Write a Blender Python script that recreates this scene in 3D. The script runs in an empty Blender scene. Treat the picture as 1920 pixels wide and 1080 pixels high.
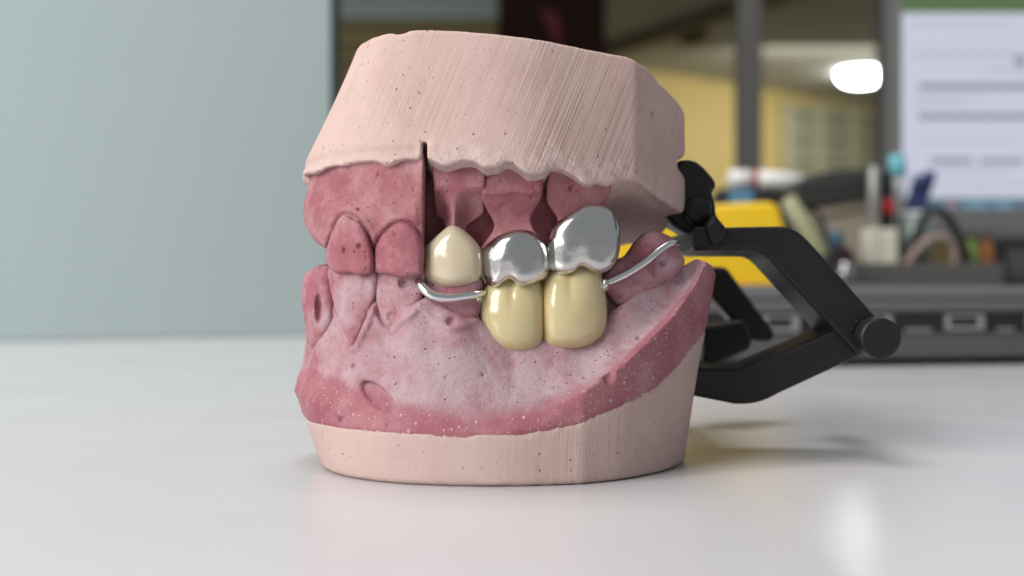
import bpy, bmesh, math, random
import numpy as np
from mathutils import Vector, Matrix
random.seed(7)
np.random.seed(7)
scn = bpy.context.scene
C = scn.collection
MM = 0.001
H = 32.3           # camera height above the table, mm
F = 2300.0         # focal length in photo pixels

# ------------------------------------------------------------------ camera, world, lights
cam_d = bpy.data.cameras.new('camera')
cam = bpy.data.objects.new('camera', cam_d); C.objects.link(cam)
cam.location = (0, 0, H*MM); cam.rotation_euler = (math.radians(90), 0, 0)
cam_d.sensor_width = 36; cam_d.lens = 36*F/1920
cam_d.clip_start = 0.01; cam_d.clip_end = 60
cam_d.dof.use_dof = True; cam_d.dof.focus_distance = 0.210; cam_d.dof.aperture_fstop = 14.0
scn.camera = cam
world = bpy.data.worlds.new('World'); scn.world = world; world.use_nodes = True
bg = world.node_tree.nodes['Background']
bg.inputs['Color'].default_value = (0.90, 0.95, 1.0, 1); bg.inputs['Strength'].default_value = 0.31
scn.view_settings.view_transform = 'Standard'; scn.view_settings.look = 'None'
scn.view_settings.exposure = 0.0; scn.view_settings.gamma = 1.0

def area_lamp(name, loc, target, sx, sy, watts, col=(1, 1, 1)):
    l = bpy.data.lights.new(name, 'AREA'); l.shape = 'RECTANGLE'; l.size = sx*MM; l.size_y = sy*MM
    l.energy = watts; l.color = col
    o = bpy.data.objects.new(name, l); C.objects.link(o)
    o.location = Vector(loc)*MM
    d = Vector(target)*MM - o.location
    o.rotation_euler = d.to_track_quat('-Z', 'Y').to_euler()
    return o
# the window the desk is lit by: four panes, to the left of and behind the photographer
wc = Vector((-860, -500, 590)); wt = Vector((0, 215, 30))
wd = (wt-wc).normalized(); wr = wd.cross(Vector((0, 0, 1))).normalized(); wu = wr.cross(wd)
for i in (-1, 1):
    for j in (-1, 1):
        p = wc + wr*i*185 + wu*j*210
        area_lamp('window_pane_light', p, p+wd*100, 330, 380, 4.7, (1.0, 0.97, 0.93))
area_lamp('added_panel_light', (-640, 420, 330), (-330, 760, 150), 300, 300, 0.75, (0.95, 0.99, 1.0))  # unseen lamp added to brighten the left end of the partition panel
# ceiling fittings over the desk and in the room behind
area_lamp('ceiling_light_over_desk', (-100, 560, 1500), (-60, 520, 0), 700, 500, 13.0, (1, 0.98, 0.95))
area_lamp('room_light', (2300, 7600, 1500), (2300, 9000, 200), 1800, 900, 44, (1.0, 0.97, 0.92))

# ------------------------------------------------------------------ object helpers
def P(px, py, Y):
    return np.array(((px-960)/F*Y, Y, H-(py-540)/F*Y))

def tag(o, label=None, cat=None, group=None, kind=None):
    if label: o['label'] = label
    if cat: o['category'] = cat
    if group: o['group'] = group
    if kind: o['kind'] = kind
    return o

def thing(name, label, cat, loc=(0, 0, 0), group=None, rz=0):
    o = bpy.data.objects.new(name, None); C.objects.link(o)
    o.location = Vector(loc)*MM; o.rotation_euler = (0, 0, rz); o.empty_display_size = 0.01
    return tag(o, label, cat, group)

def place(name, me, mat, parent=None):
    if mat is not None and not len(me.materials): me.materials.append(mat)
    o = bpy.data.objects.new(name, me); C.objects.link(o)
    if parent is not None:
        o.parent = parent
        o.matrix_parent_inverse = Matrix.Identity(4)
        bpy.context.view_layer.update()
    return o

def root_offset(parent):
    off = np.zeros(3); p = parent
    while p is not None:
        off += np.array(p.location)/MM; p = p.parent
    return off

def mesh_from(name, V, Fc, mat, parent=None, smooth=True, attrs=None):
    """V in world mm (before the parent's own turn)"""
    V = np.asarray(V, float) - root_offset(parent)
    me = bpy.data.meshes.new(name)
    me.from_pydata((V*MM).tolist(), [], [list(f) for f in Fc])
    if smooth: me.polygons.foreach_set('use_smooth', [True]*len(me.polygons))
    if attrs:
        for k, v in attrs.items():
            a = me.attributes.new(k, 'FLOAT', 'POINT'); a.data.foreach_set('value', np.asarray(v, np.float32))
    me.update()
    return place(name, me, mat, parent)

def bm_obj(name, bm, mat, parent=None, smooth=False):
    me = bpy.data.meshes.new(name)
    off = root_offset(parent)
    for v in bm.verts: v.co = (v.co - Vector(off))*MM
    bm.normal_update()
    bm.to_mesh(me); bm.free()
    if smooth: me.polygons.foreach_set('use_smooth', [True]*len(me.polygons))
    return place(name, me, mat, parent)

def bevel(bm, w, seg=2, ang=0.5):
    es = [e for e in bm.edges if len(e.link_faces) == 2 and e.calc_face_angle(0) > ang]
    if es: bmesh.ops.bevel(bm, geom=es, offset=w, segments=seg, affect='EDGES', profile=0.5)

def add_box(bm, lo, hi):
    vs = [bm.verts.new((x, y, z)) for x in (lo[0], hi[0]) for y in (lo[1], hi[1]) for z in (lo[2], hi[2])]
    for f in ((0, 1, 3, 2), (4, 6, 7, 5), (0, 4, 5, 1), (2, 3, 7, 6), (0, 2, 6, 4), (1, 5, 7, 3)):
        bm.faces.new([vs[i] for i in f])
    return vs

def box(name, lo, hi, mat, parent=None, bv=0.0, seg=2):
    bm = bmesh.new(); add_box(bm, lo, hi)
    bmesh.ops.recalc_face_normals(bm, faces=bm.faces)
    if bv: bevel(bm, bv, seg)
    return bm_obj(name, bm, mat, parent)

def px_box(x0, y0, x1, y1, Y, depth):
    a = P(x0, y1, Y); b = P(x1, y0, Y)
    return (a[0], Y, a[2]), (b[0], Y+depth, b[2])

def tube_mesh(pts, rad, n=14, cap=True):
    pts = [np.array(p, float) for p in pts]; m = len(pts)
    if np.isscalar(rad): rad = [rad]*m
    V = []; Fc = []
    up = np.array((0.0, 0.3, 1.0)); prev = None
    for i, p in enumerate(pts):
        t = pts[min(i+1, m-1)] - pts[max(i-1, 0)]; t /= np.linalg.norm(t)
        if prev is None:
            a = np.cross(t, up); a /= np.linalg.norm(a)
        else:
            a = prev - t*np.dot(prev, t); a /= np.linalg.norm(a)
        prev = a; b = np.cross(t, a)
        for k in range(n):
            th = 2*math.pi*k/n
            V.append(p + rad[i]*(a*math.cos(th) + b*math.sin(th)))
    for i in range(m-1):
        for k in range(n):
            k2 = (k+1) % n
            Fc.append((i*n+k, i*n+k2, (i+1)*n+k2, (i+1)*n+k))
    if cap:
        Fc.append(tuple(range(n))[::-1]); Fc.append(tuple((m-1)*n+k for k in range(n)))
    return V, Fc

def catmull(pts, n=8, closed=False):
    pts = [np.array(p, float) for p in pts]; m = len(pts); out = []
    rng = range(m) if closed else range(m-1)
    for i in rng:
        if closed: p0, p1, p2, p3 = (pts[(i+k) % m] for k in (-1, 0, 1, 2))
        else: p0, p1, p2, p3 = pts[max(i-1, 0)], pts[i], pts[i+1], pts[min(i+2, m-1)]
        for k in range(n):
            t = k/n
            out.append(0.5*((2*p1) + (p2-p0)*t + (2*p0-5*p1+4*p2-p3)*t*t + (3*p1-p0-3*p2+p3)*t**3))
    if not closed: out.append(pts[-1])
    return np.array(out)

def lathe(profile, n=28):
    """profile: (r, z) list; returns V, F round the z axis"""
    V = []; Fc = []; m = len(profile)
    for r, z in profile:
        for k in range(n):
            th = 2*math.pi*k/n; V.append((r*math.cos(th), r*math.sin(th), z))
    for i in range(m-1):
        for k in range(n):
            k2 = (k+1) % n; Fc.append((i*n+k, i*n+k2, (i+1)*n+k2, (i+1)*n+k))
    Fc.append(tuple(range(n))[::-1]); Fc.append(tuple((m-1)*n+k for k in range(n)))
    return np.array(V), Fc

def prism(front, back, bv=0.0, seg=2):
    """two matching outlines (3D, mm) joined into a closed solid"""
    bm = bmesh.new(); n = len(front)
    a = [bm.verts.new(tuple(p)) for p in front]; b = [bm.verts.new(tuple(p)) for p in back]
    bm.faces.new(a); bm.faces.new(b[::-1])
    for i in range(n):
        j = (i+1) % n; bm.faces.new((a[j], a[i], b[i], b[j]))
    bmesh.ops.recalc_face_normals(bm, faces=bm.faces)
    if bv: bevel(bm, bv, seg, 0.45)
    return bm

# ------------------------------------------------------------------ implicit modelling (distance fields on a grid)
class Grid:
    def __init__(s, lo, hi, h):
        s.h = h; s.lo = np.array(lo, float)
        s.x, s.y, s.z = (np.arange(lo[i], hi[i]+h, h, dtype=np.float32) for i in range(3))
        s.X = s.x[:, None, None]; s.Y = s.y[None, :, None]; s.Z = s.z[None, None, :]
        s.shape = (len(s.x), len(s.y), len(s.z))

def poly2d(pts, a, b):
    """signed distance (negative inside) of the grid a x b to a closed polygon"""
    pts = np.asarray(pts, np.float32); A = a[:, None]; B = b[None, :]
    d = np.full((len(a), len(b)), 1e9, np.float32); ins = np.zeros(d.shape, bool)
    n = len(pts)
    for i in range(n):
        x0, y0 = pts[i]; x1, y1 = pts[(i+1) % n]
        ex, ey = x1-x0, y1-y0; L = ex*ex+ey*ey
        if L < 1e-9: continue
        t = np.clip(((A-x0)*ex+(B-y0)*ey)/L, 0, 1)
        d = np.minimum(d, (A-x0-t*ex)**2+(B-y0-t*ey)**2)
        if y0 != y1:
            c = (B >= min(y0, y1)) & (B < max(y0, y1)) & (A < (B-y0)/(y1-y0)*(x1-x0)+x0)
            ins ^= c
    d = np.sqrt(d)
    return np.where(ins, -d, d)

def smax(a, b, k):
    h = np.clip(0.5+0.5*(a-b)/k, 0, 1); return b+(a-b)*h+k*h*(1-h)
def smin(a, b, k): return -smax(-a, -b, k)

def interp_w(c, scale, m):
    u = (c-c[0])/scale; i = np.floor(u).astype(int); f = u-i; f = f*f*(3-2*f)
    W = np.zeros((len(c), m), np.float32)
    W[np.arange(len(c)), i] += 1-f; W[np.arange(len(c)), i+1] += f
    return W
def gnoise(g, scale, seed):
    r = np.random.RandomState(seed)
    ms = [int((c[-1]-c[0])/scale)+3 for c in (g.x, g.y, g.z)]
    L = r.uniform(-1, 1, ms).astype(np.float32)
    for ax, c in enumerate((g.x, g.y, g.z)):
        L = np.moveaxis(np.tensordot(interp_w(c, scale, ms[ax]), L, axes=(1, ax)), 0, ax)
    return L
def pnoise(V, scale, seed):
    r = np.random.RandomState(seed); n = 64
    L = r.uniform(-1, 1, (n, n, n)).astype(np.float32)
    u = V/scale; i = np.floor(u).astype(int); f = u-i; f = f*f*(3-2*f); out = np.zeros(len(V))
    for dx in (0, 1):
        for dy in (0, 1):
            for dz in (0, 1):
                w = (f[:, 0] if dx else 1-f[:, 0])*(f[:, 1] if dy else 1-f[:, 1])*(f[:, 2] if dz else 1-f[:, 2])
                out += w*L[(i[:, 0]+dx) % n, (i[:, 1]+dy) % n, (i[:, 2]+dz) % n]
    return out

def nets(D, g):
    """surface nets: a quad mesh of the zero level of D"""
    D = np.ascontiguousarray(np.broadcast_to(D, g.shape)).astype(np.float32)
    D = D.copy()
    for ax in range(3):
        for e in (0, -1):
            sl = [slice(None)]*3; sl[ax] = e
            D[tuple(sl)] = np.maximum(D[tuple(sl)], g.h*0.5)
    S = D < 0
    cs = [S[i:S.shape[0]-1+i, j:S.shape[1]-1+j, k:S.shape[2]-1+k] for i in (0, 1) for j in (0, 1) for k in (0, 1)]
    cnt = sum(c.astype(np.int8) for c in cs)
    act = (cnt > 0) & (cnt < 8)
    idx = np.full(act.shape, -1, np.int64); ii, jj, kk = np.nonzero(act); n = len(ii)
    idx[ii, jj, kk] = np.arange(n)
    off = [(i, j, k) for i in (0, 1) for j in (0, 1) for k in (0, 1)]
    vals = [D[ii+o[0], jj+o[1], kk+o[2]] for o in off]
    acc = np.zeros((n, 3)); num = np.zeros(n)
    for a in range(8):
        for b in range(a+1, 8):
            oa, ob = np.array(off[a]), np.array(off[b])
            if np.abs(oa-ob).sum() != 1: continue
            va, vb = vals[a], vals[b]; m = (va < 0) != (vb < 0)
            t = np.where(m, va/np.where(m, va-vb, 1), 0)
            acc += np.where(m[:, None], oa+(ob-oa)*t[:, None], 0); num += m
    V = g.lo + (np.stack((ii, jj, kk), 1)+acc/num[:, None])*g.h
    Q = []
    for ax in range(3):
        A = S[tuple(slice(0, -1) if q == ax else slice(1, -1) for q in range(3))]
        B = S[tuple(slice(1, None) if q == ax else slice(1, -1) for q in range(3))]
        e = np.nonzero(A != B); fl = A[e]
        p = [e[q] + (0 if q == ax else 1) for q in range(3)]
        u, v = (ax+1) % 3, (ax+2) % 3
        def cell(du, dv):
            c = [p[0].copy(), p[1].copy(), p[2].copy()]; c[u] -= du; c[v] -= dv; return idx[c[0], c[1], c[2]]
        q4 = np.stack((cell(1, 1), cell(0, 1), cell(0, 0), cell(1, 0)), 1)
        q4[~fl] = q4[~fl][:, ::-1]; Q.append(q4)
    return V, np.concatenate(Q)

def relax(V, Q, it=1, w=0.4):
    E = np.concatenate([Q[:, [0, 1]], Q[:, [1, 2]], Q[:, [2, 3]], Q[:, [3, 0]]])
    E = np.concatenate([E, E[:, ::-1]])
    for _ in range(it):
        for s in (w, -w*0.9):
            acc = np.zeros_like(V); n = np.bincount(E[:, 0], minlength=len(V))
            for c in range(3): acc[:, c] = np.bincount(E[:, 0], V[E[:, 1], c], len(V))
            V = V + s*(acc/np.maximum(n, 1)[:, None]-V)
    return V

def mesh_np(name, V, Q, mat, parent=None, attrs=None):
    V = np.asarray(V) - root_offset(parent)
    me = bpy.data.meshes.new(name); n, m = len(V), len(Q)
    me.vertices.add(n); me.vertices.foreach_set('co', (V*MM).astype(np.float32).ravel())
    me.loops.add(m*4); me.loops.foreach_set('vertex_index', Q.astype(np.int32).ravel())
    me.polygons.add(m); me.polygons.foreach_set('loop_start', np.arange(0, m*4, 4, dtype=np.int32))
    me.update(calc_edges=True)
    me.polygons.foreach_set('use_smooth', np.ones(m, bool))
    if attrs:
        for k, v in attrs.items():
            a = me.attributes.new(k, 'FLOAT', 'POINT'); a.data.foreach_set('value', np.asarray(v, np.float32))
    me.validate(); me.update()
    return place(name, me, mat, parent)

def lin(x, xs, ys): return np.interp(x, xs, ys).astype(np.float32)

def ball(g, c, r, sc=(1, 1, 1)):
    return (np.sqrt(((g.X-c[0])/sc[0])**2+((g.Y-c[1])/sc[1])**2+((g.Z-c[2])/sc[2])**2)-r)*min(sc)

class Pillow:
    """rounded slab whose outline is an elevation polygon, turned and bowed along the arch"""
    def __init__(s, px, Yc, ht, r, sx=0.0, sz=0.0, kx=0.0, kz=0.0, smooth=6, grow=0.0):
        Yo = Yc-(ht-r)
        a = np.array([P(x, y, Yo) for x, y in px]); s.xc, s.zc = a[:, 0].mean(), a[:, 2].mean()
        pts = []
        for x, y in px:
            X = P(x, y, Yo)[0]
            for _ in range(3): X = P(x, y, Yo+sx*(X-s.xc)+kx*(X-s.xc)**2)[0]
            p = P(x, y, Yo+sx*(X-s.xc)+kx*(X-s.xc)**2); pts.append((p[0], p[2]))
        s.pts = catmull(pts, smooth, True) if smooth else np.array(pts)
        s.Yc, s.ht, s.r, s.sx, s.sz, s.kx, s.kz, s.grow = Yc, ht, r, sx, sz, kx, kz, grow
    def bounds(s, m=1.5):
        lo, hi = s.pts.min(0), s.pts.max(0)
        w = abs(s.sx)*(hi[0]-lo[0])/2+abs(s.sz)*(hi[1]-lo[1])/2+abs(s.kx)*((hi[0]-lo[0])/2)**2+abs(s.kz)*((hi[1]-lo[1])/2)**2
        return (lo[0]-m, s.Yc-s.ht-w-m, lo[1]-m), (hi[0]+m, s.Yc+s.ht+w+m, hi[1]+m)
    def sdf(s, g, ytop=None):
        d2 = poly2d(s.pts, g.x, g.z)[:, None, :] - s.grow
        yc = s.Yc+s.sx*(g.X-s.xc)+s.sz*(g.Z-s.zc)+s.kx*(g.X-s.xc)**2+s.kz*(g.Z-s.zc)**2
        q1 = d2+s.r; q2 = np.abs(g.Y-yc)-s.ht+s.r
        return np.minimum(np.maximum(q1, q2), 0)+np.sqrt(np.maximum(q1, 0)**2+np.maximum(q2, 0)**2)-s.r

# ------------------------------------------------------------------ materials
class NT:
    def __init__(s, name):
        s.m = bpy.data.materials.new(name); s.m.use_nodes = True; s.t = s.m.node_tree
        s.b = s.t.nodes['Principled BSDF']; s.tc = None
    def n(s, typ, **k):
        o = s.t.nodes.new(typ)
        for a, v in k.items(): setattr(o, a, v)
        return o
    def l(s, a, b): s.t.links.new(a, b)
    def co(s, scale=(1000, 1000, 1000), rot=(0, 0, 0)):
        if s.tc is None: s.tc = s.n('ShaderNodeTexCoord')
        r = s.n('ShaderNodeMapping'); r.inputs['Rotation'].default_value = rot
        s.l(s.tc.outputs['Object'], r.inputs['Vector'])
        q = s.n('ShaderNodeMapping'); q.inputs['Scale'].default_value = scale
        s.l(r.outputs[0], q.inputs['Vector']); return q.outputs[0]
    def noise(s, v, scale, detail=4, rough=0.55):
        o = s.n('ShaderNodeTexNoise'); o.inputs['Scale'].default_value = scale
        o.inputs['Detail'].default_value = detail; o.inputs['Roughness'].default_value = rough
        s.l(v, o.inputs['Vector']); return o.outputs['Fac']
    def ramp(s, f, a, b, c0=(0, 0, 0, 1), c1=(1, 1, 1, 1)):
        o = s.n('ShaderNodeValToRGB'); e = o.color_ramp.elements
        e[0].position, e[1].position = a, b; e[0].color, e[1].color = c0, c1
        s.l(f, o.inputs['Fac']); return o.outputs['Color']
    def mix(s, f, a, b, mode='MIX'):
        o = s.n('ShaderNodeMix', data_type='RGBA', blend_type=mode)
        for sock, v in ((o.inputs[0], f), (o.inputs[6], a), (o.inputs[7], b)):
            if isinstance(v, (int, float)): sock.default_value = v
            elif isinstance(v, tuple): sock.default_value = v if len(v) == 4 else v+(1,)
            else: s.l(v, sock)
        return o.outputs[2]
    def math(s, op, a, b=None, clamp=False):
        o = s.n('ShaderNodeMath', operation=op, use_clamp=clamp)
        for i, v in enumerate((a, b)):
            if v is None: continue
            if isinstance(v, (int, float)): o.inputs[i].default_value = v
            else: s.l(v, o.inputs[i])
        return o.outputs[0]
    def attr(s, name):
        o = s.n('ShaderNodeAttribute'); o.attribute_name = name; return o.outputs['Fac']
    def pores(s, v, scale, rad, keep):
        """small round pits: 1 inside a pit"""
        o = s.n('ShaderNodeTexVoronoi'); o.inputs['Scale'].default_value = scale; s.l(v, o.inputs['Vector'])
        sep = s.n('ShaderNodeSeparateColor'); s.l(o.outputs['Color'], sep.inputs[0])
        on = s.math('LESS_THAN', sep.outputs[0], keep)
        r = s.math('MULTIPLY', sep.outputs[1], rad); r = s.math('ADD', r, rad*0.35)
        q = s.math('DIVIDE', o.outputs['Distance'], r); q = s.math('SUBTRACT', 1.0, q, True)
        q = s.math('MULTIPLY', q, 3.0, True)
        return s.math('MULTIPLY', q, on)
    def bump(s, h, strength, dist, prev=None):
        o = s.n('ShaderNodeBump'); o.inputs['Strength'].default_value = strength
        o.inputs['Distance'].default_value = dist; s.l(h, o.inputs['Height'])
        if prev is not None: s.l(prev, o.inputs['Normal'])
        return o.outputs[0]
    def out(s, color=None, rough=None, normal=None, **k):
        b = s.b
        if color is not None:
            if isinstance(color, tuple): b.inputs['Base Color'].default_value = color if len(color) == 4 else color+(1,)
            else: s.l(color, b.inputs['Base Color'])
        if rough is not None:
            if isinstance(rough, (int, float)): b.inputs['Roughness'].default_value = rough
            else: s.l(rough, b.inputs['Roughness'])
        if normal is not None: s.l(normal, b.inputs['Normal'])
        for a, v in k.items(): b.inputs[a.replace('_', ' ')].default_value = v
        return s.m

def simple(name, col, rough=0.5, metal=0.0, var=0.08, scale=0.02, bumpd=0.0, **k):
    t = NT(name); v = t.co()
    f = t.noise(v, scale, 5)
    lo = tuple(c*(1-var) for c in col); hi = tuple(min(1, c*(1+var)) for c in col)
    c = t.mix(f, lo, hi)
    nrm = t.bump(t.noise(v, scale*40, 3), 0.3, bumpd*MM) if bumpd else None
    return t.out(c, rough, nrm, Metallic=metal, **k)

def plaster_mat(name, cA, cB, rot, scratch=0.5, along=0.03):
    t = NT(name); v = t.co()
    big = t.noise(v, 0.09, 5, 0.6); fine = t.noise(v, 2.2, 4, 0.7)
    c = t.mix(t.ramp(big, 0.35, 0.65), cA, cB)
    c = t.mix(t.math('MULTIPLY', t.ramp(fine, 0.45, 0.75), 0.22), c, tuple(min(1, x*1.12) for x in cA))
    ch = t.math('MULTIPLY', t.attr('chalk'), t.ramp(t.noise(v, 0.5, 5, 0.7), 0.40, 0.62))
    c = t.mix(t.math('MULTIPLY', ch, 0.75), c, (0.64, 0.52, 0.50))
    vs = t.co((1000, 1000*along, 1000*along), rot)
    s1 = t.noise(vs, 2.6, 3, 0.6); s2 = t.noise(vs, 0.8, 2, 0.5)
    area = t.ramp(t.noise(v, 0.055, 2), 0.36, 0.58)
    sc = t.math('ADD', t.math('MULTIPLY', s1, 0.6), t.math('MULTIPLY', s2, 0.7))
    sc = t.math('ADD', t.math('MULTIPLY', ch, 0.35), t.math('MULTIPLY', t.math('SUBTRACT', sc, 0.65), t.math('ADD', t.math('MULTIPLY', area, 0.85), 0.15)))
    line = t.ramp(s1, 0.56, 0.72)
    c = t.mix(t.math('MULTIPLY', t.math('MULTIPLY', line, area), 0.42*scratch*2), c, tuple(x*0.72 for x in cB))
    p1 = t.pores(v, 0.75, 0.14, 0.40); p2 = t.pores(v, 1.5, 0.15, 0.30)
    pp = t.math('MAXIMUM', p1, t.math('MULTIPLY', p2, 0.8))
    c = t.mix(t.math('MULTIPLY', pp, 0.72), c, (cB[0]*0.28, cB[1]*0.2, cB[2]*0.2))  # shade inside the pores painted as a dark tint
    n1 = t.bump(sc, min(1.0, 0.9*scratch*2), 0.34*MM)
    n2 = t.bump(fine, 0.35, 0.06*MM, n1)
    n3 = t.bump(t.math('SUBTRACT', 1.0, pp), 0.6, 0.12*MM, n2)
    return t.out(c, 0.88, n3, Specular_IOR_Level=0.25)

PLA = (0.565, 0.415, 0.38); PLB = (0.50, 0.355, 0.32)
M = {}
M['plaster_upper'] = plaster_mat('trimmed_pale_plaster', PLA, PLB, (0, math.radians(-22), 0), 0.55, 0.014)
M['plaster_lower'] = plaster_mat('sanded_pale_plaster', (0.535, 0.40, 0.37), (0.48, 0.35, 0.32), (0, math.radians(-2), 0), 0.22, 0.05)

def stone_mat(name, deep, mid, pale, holes=0.4):
    """dark pink die stone; attribute dust = pale powdery deposit, speck = white nodules of the cut rim"""
    t = NT(name); v = t.co()
    n1 = t.noise(v, 0.16, 6, 0.62); n2 = t.noise(v, 0.75, 5, 0.7); n3 = t.noise(v, 3.2, 3, 0.7)
    c = t.mix(t.ramp(n1, 0.3, 0.7), deep, mid)
    d = t.math('ADD', t.attr('dust'), t.math('MULTIPLY', t.math('SUBTRACT', n2, 0.5), 0.9))
    d = t.math('ADD', d, t.math('MULTIPLY', t.math('SUBTRACT', n1, 0.5), 2.3), True)
    d = t.math('MULTIPLY', d, t.math('SUBTRACT', 1.0, t.math('MULTIPLY', t.attr('speck'), 0.65)))
    c = t.mix(d, c, pale)
    c = t.mix(t.math('MULTIPLY', t.ramp(n3, 0.5, 0.75), 0.18), c, tuple(x*0.75 for x in deep))
    sp = t.math('MULTIPLY', t.math('MAXIMUM', t.pores(v, 0.8, 0.22, 0.6), t.pores(v, 1.5, 0.26, 0.6)), t.attr('speck'))
    c = t.mix(t.math('MULTIPLY', sp, 0.75), c, (0.68, 0.47, 0.47))
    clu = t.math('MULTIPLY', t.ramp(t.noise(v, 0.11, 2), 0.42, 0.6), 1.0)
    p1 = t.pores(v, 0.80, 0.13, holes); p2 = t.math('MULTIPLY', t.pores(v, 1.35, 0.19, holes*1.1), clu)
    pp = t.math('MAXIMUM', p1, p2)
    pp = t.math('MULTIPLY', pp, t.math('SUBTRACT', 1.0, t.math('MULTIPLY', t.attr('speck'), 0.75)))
    c = t.mix(t.math('MULTIPLY', pp, 0.85), c, (0.045, 0.012, 0.02))  # pits coloured near black: their recess shade is put into the colour
    b = t.bump(n2, 0.7, 0.40*MM); b = t.bump(n3, 0.75, 0.12*MM, b)
    b = t.bump(sp, 0.6, 0.22*MM, b); b = t.bump(t.math('SUBTRACT', 1.0, pp), 0.7, 0.18*MM, b)
    return t.out(c, 0.74, b, Specular_IOR_Level=0.3)
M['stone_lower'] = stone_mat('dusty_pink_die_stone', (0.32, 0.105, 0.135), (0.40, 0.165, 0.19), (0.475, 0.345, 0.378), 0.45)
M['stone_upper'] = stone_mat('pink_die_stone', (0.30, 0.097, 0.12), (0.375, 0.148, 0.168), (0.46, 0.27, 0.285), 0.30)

t = NT('glazed_ceramic'); v = t.co()
w1 = t.noise(v, 0.32, 3); w2 = t.noise(v, 1.5, 3)
c = t.mix(w1, (0.54, 0.46, 0.325), (0.59, 0.515, 0.385))
b = t.bump(w2, 0.28, 0.18*MM)
M['ceramic_upper'] = t.out(c, 0.11, b, Subsurface_Weight=0.25, Subsurface_Scale=0.0012, Coat_Weight=0.35, Coat_Roughness=0.05)
t = NT('glazed_yellow_ceramic'); v = t.co()
w1 = t.noise(v, 0.30, 3); w2 = t.noise(v, 1.4, 3)
c = t.mix(w1, (0.54, 0.455, 0.24), (0.59, 0.51, 0.30))
st = t.attr('stain'); c = t.mix(st, c, (0.48, 0.30, 0.075))
b = t.bump(w2, 0.30, 0.20*MM)
M['ceramic_lower'] = t.out(c, 0.10, b, Subsurface_Weight=0.25, Subsurface_Scale=0.0012, Coat_Weight=0.4, Coat_Roughness=0.04)
t = NT('cast_metal'); v = t.co()
w = t.noise(v, 0.8, 4); f = t.noise(v, 4.0, 3)
b = t.bump(w, 0.12, 0.25*MM); b = t.bump(f, 0.15, 0.03*MM, b)
M['metal'] = t.out(t.mix(w, (0.60, 0.59, 0.575), (0.68, 0.675, 0.66)), t.math('ADD', t.math('MULTIPLY', f, 0.14), 0.11), b, Metallic=1.0)
M['wire'] = simple('polished_wire', (0.74, 0.74, 0.74), 0.17, 1.0, 0.05, 0.6, 0.02)
t = NT('black_plastic'); v = t.co()
f = t.noise(v, 0.12, 5); g_ = t.noise(v, 3, 3)
dst = t.math('MULTIPLY', t.ramp(t.noise(v, 0.55, 6, 0.75), 0.60, 0.72), 0.22)
M['black'] = t.out(t.mix(dst, t.mix(f, (0.008, 0.007, 0.007), (0.014, 0.012, 0.012)), (0.12, 0.10, 0.095)), t.math('ADD', t.math('MULTIPLY', f, 0.2), 0.34),
                   t.bump(g_, 0.2, 0.03*MM), Specular_IOR_Level=0.32)

t = NT('white_laminate'); v = t.co()
f = t.noise(v, 0.02, 5); g_ = t.noise(v, 1.6, 4, 0.7); s_ = t.noise(t.co((1000, 60, 1000), (0, 0, 0.6)), 0.5, 2)
c = t.mix(f, (0.57, 0.555, 0.57), (0.61, 0.60, 0.615))
scr = t.math('MULTIPLY', t.ramp(s_, 0.72, 0.76), 0.3)
c = t.mix(scr, c, (0.70, 0.69, 0.70))
M['table'] = t.out(c, t.math('ADD', t.math('MULTIPLY', f, 0.12), 0.18), t.bump(g_, 0.22, 0.035*MM), Specular_IOR_Level=0.33)

# ------------------------------------------------------------------ setting: floor, room, table
M['floor'] = simple('grey_floor', (0.30, 0.29, 0.27), 0.5, 0, 0.1, 0.003)
M['yellow_wall'] = simple('yellow_wall_paint', (0.58, 0.44, 0.16), 0.8, 0, 0.05, 0.001)
M['ceiling'] = simple('white_ceiling_paint', (0.46, 0.46, 0.39), 0.9, 0, 0.03, 0.001)
M['brown'] = simple('dark_brown_wood', (0.022, 0.010, 0.008), 0.9, 0, 0.2, 0.004, Specular_IOR_Level=0.1)
M['moulding'] = simple('brown_moulding', (0.17, 0.13, 0.085), 0.7, 0, 0.1, 0.004)
M['alu'] = simple('grey_aluminium', (0.155, 0.145, 0.135), 0.5, 0.2, 0.06, 0.004)
CEIL = H+1500
def sheet(name, pts, mat, thick=60.0, nrm=None):
    pts = [np.array(p, float) for p in pts]
    n = np.cross(pts[1]-pts[0], pts[2]-pts[0]); n /= np.linalg.norm(n)
    if nrm is not None and np.dot(n, nrm) < 0: n = -n
    return bm_obj(name, prism(pts, [p-n*thick for p in pts]), mat)
tag(sheet('floor', [(-6000, -1500, -720), (9000, -1500, -720), (9000, 14500, -720), (-6000, 14500, -720)], M['floor'], 60, (0, 0, 1)), kind='structure')
tag(sheet('ceiling', [(-3000, 3200, CEIL), (9000, 3200, CEIL), (9000, 14500, CEIL), (-3000, 14500, CEIL)], M['ceiling'], 60, (0, 0, -1)), kind='structure')
wa = P(1190, 128, 1500*F/412); wb = P(1640, 200, 1500*F/340)
dd = (wb-wa); wL = wa-dd*0.55; wR = wa+dd*2.2
wn = np.cross(dd, (0, 0, 1)); wn /= np.linalg.norm(wn)
if wn[1] > 0: wn = -wn
wall = thing('wall', 'yellow painted wall of the room behind, under the white ceiling', 'wall', (wL[0], wL[1], -720))
bm = prism([(wL[0], wL[1], -720), (wR[0], wR[1], -720), (wR[0], wR[1], CEIL), (wL[0], wL[1], CEIL)],
           [np.array((p[0], p[1], z))-wn*100 for p, z in ((wL, -720), (wR, -720), (wR, CEIL), (wL, CEIL))])
bm_obj('wall_face', bm, M['yellow_wall'], wall)

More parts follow.
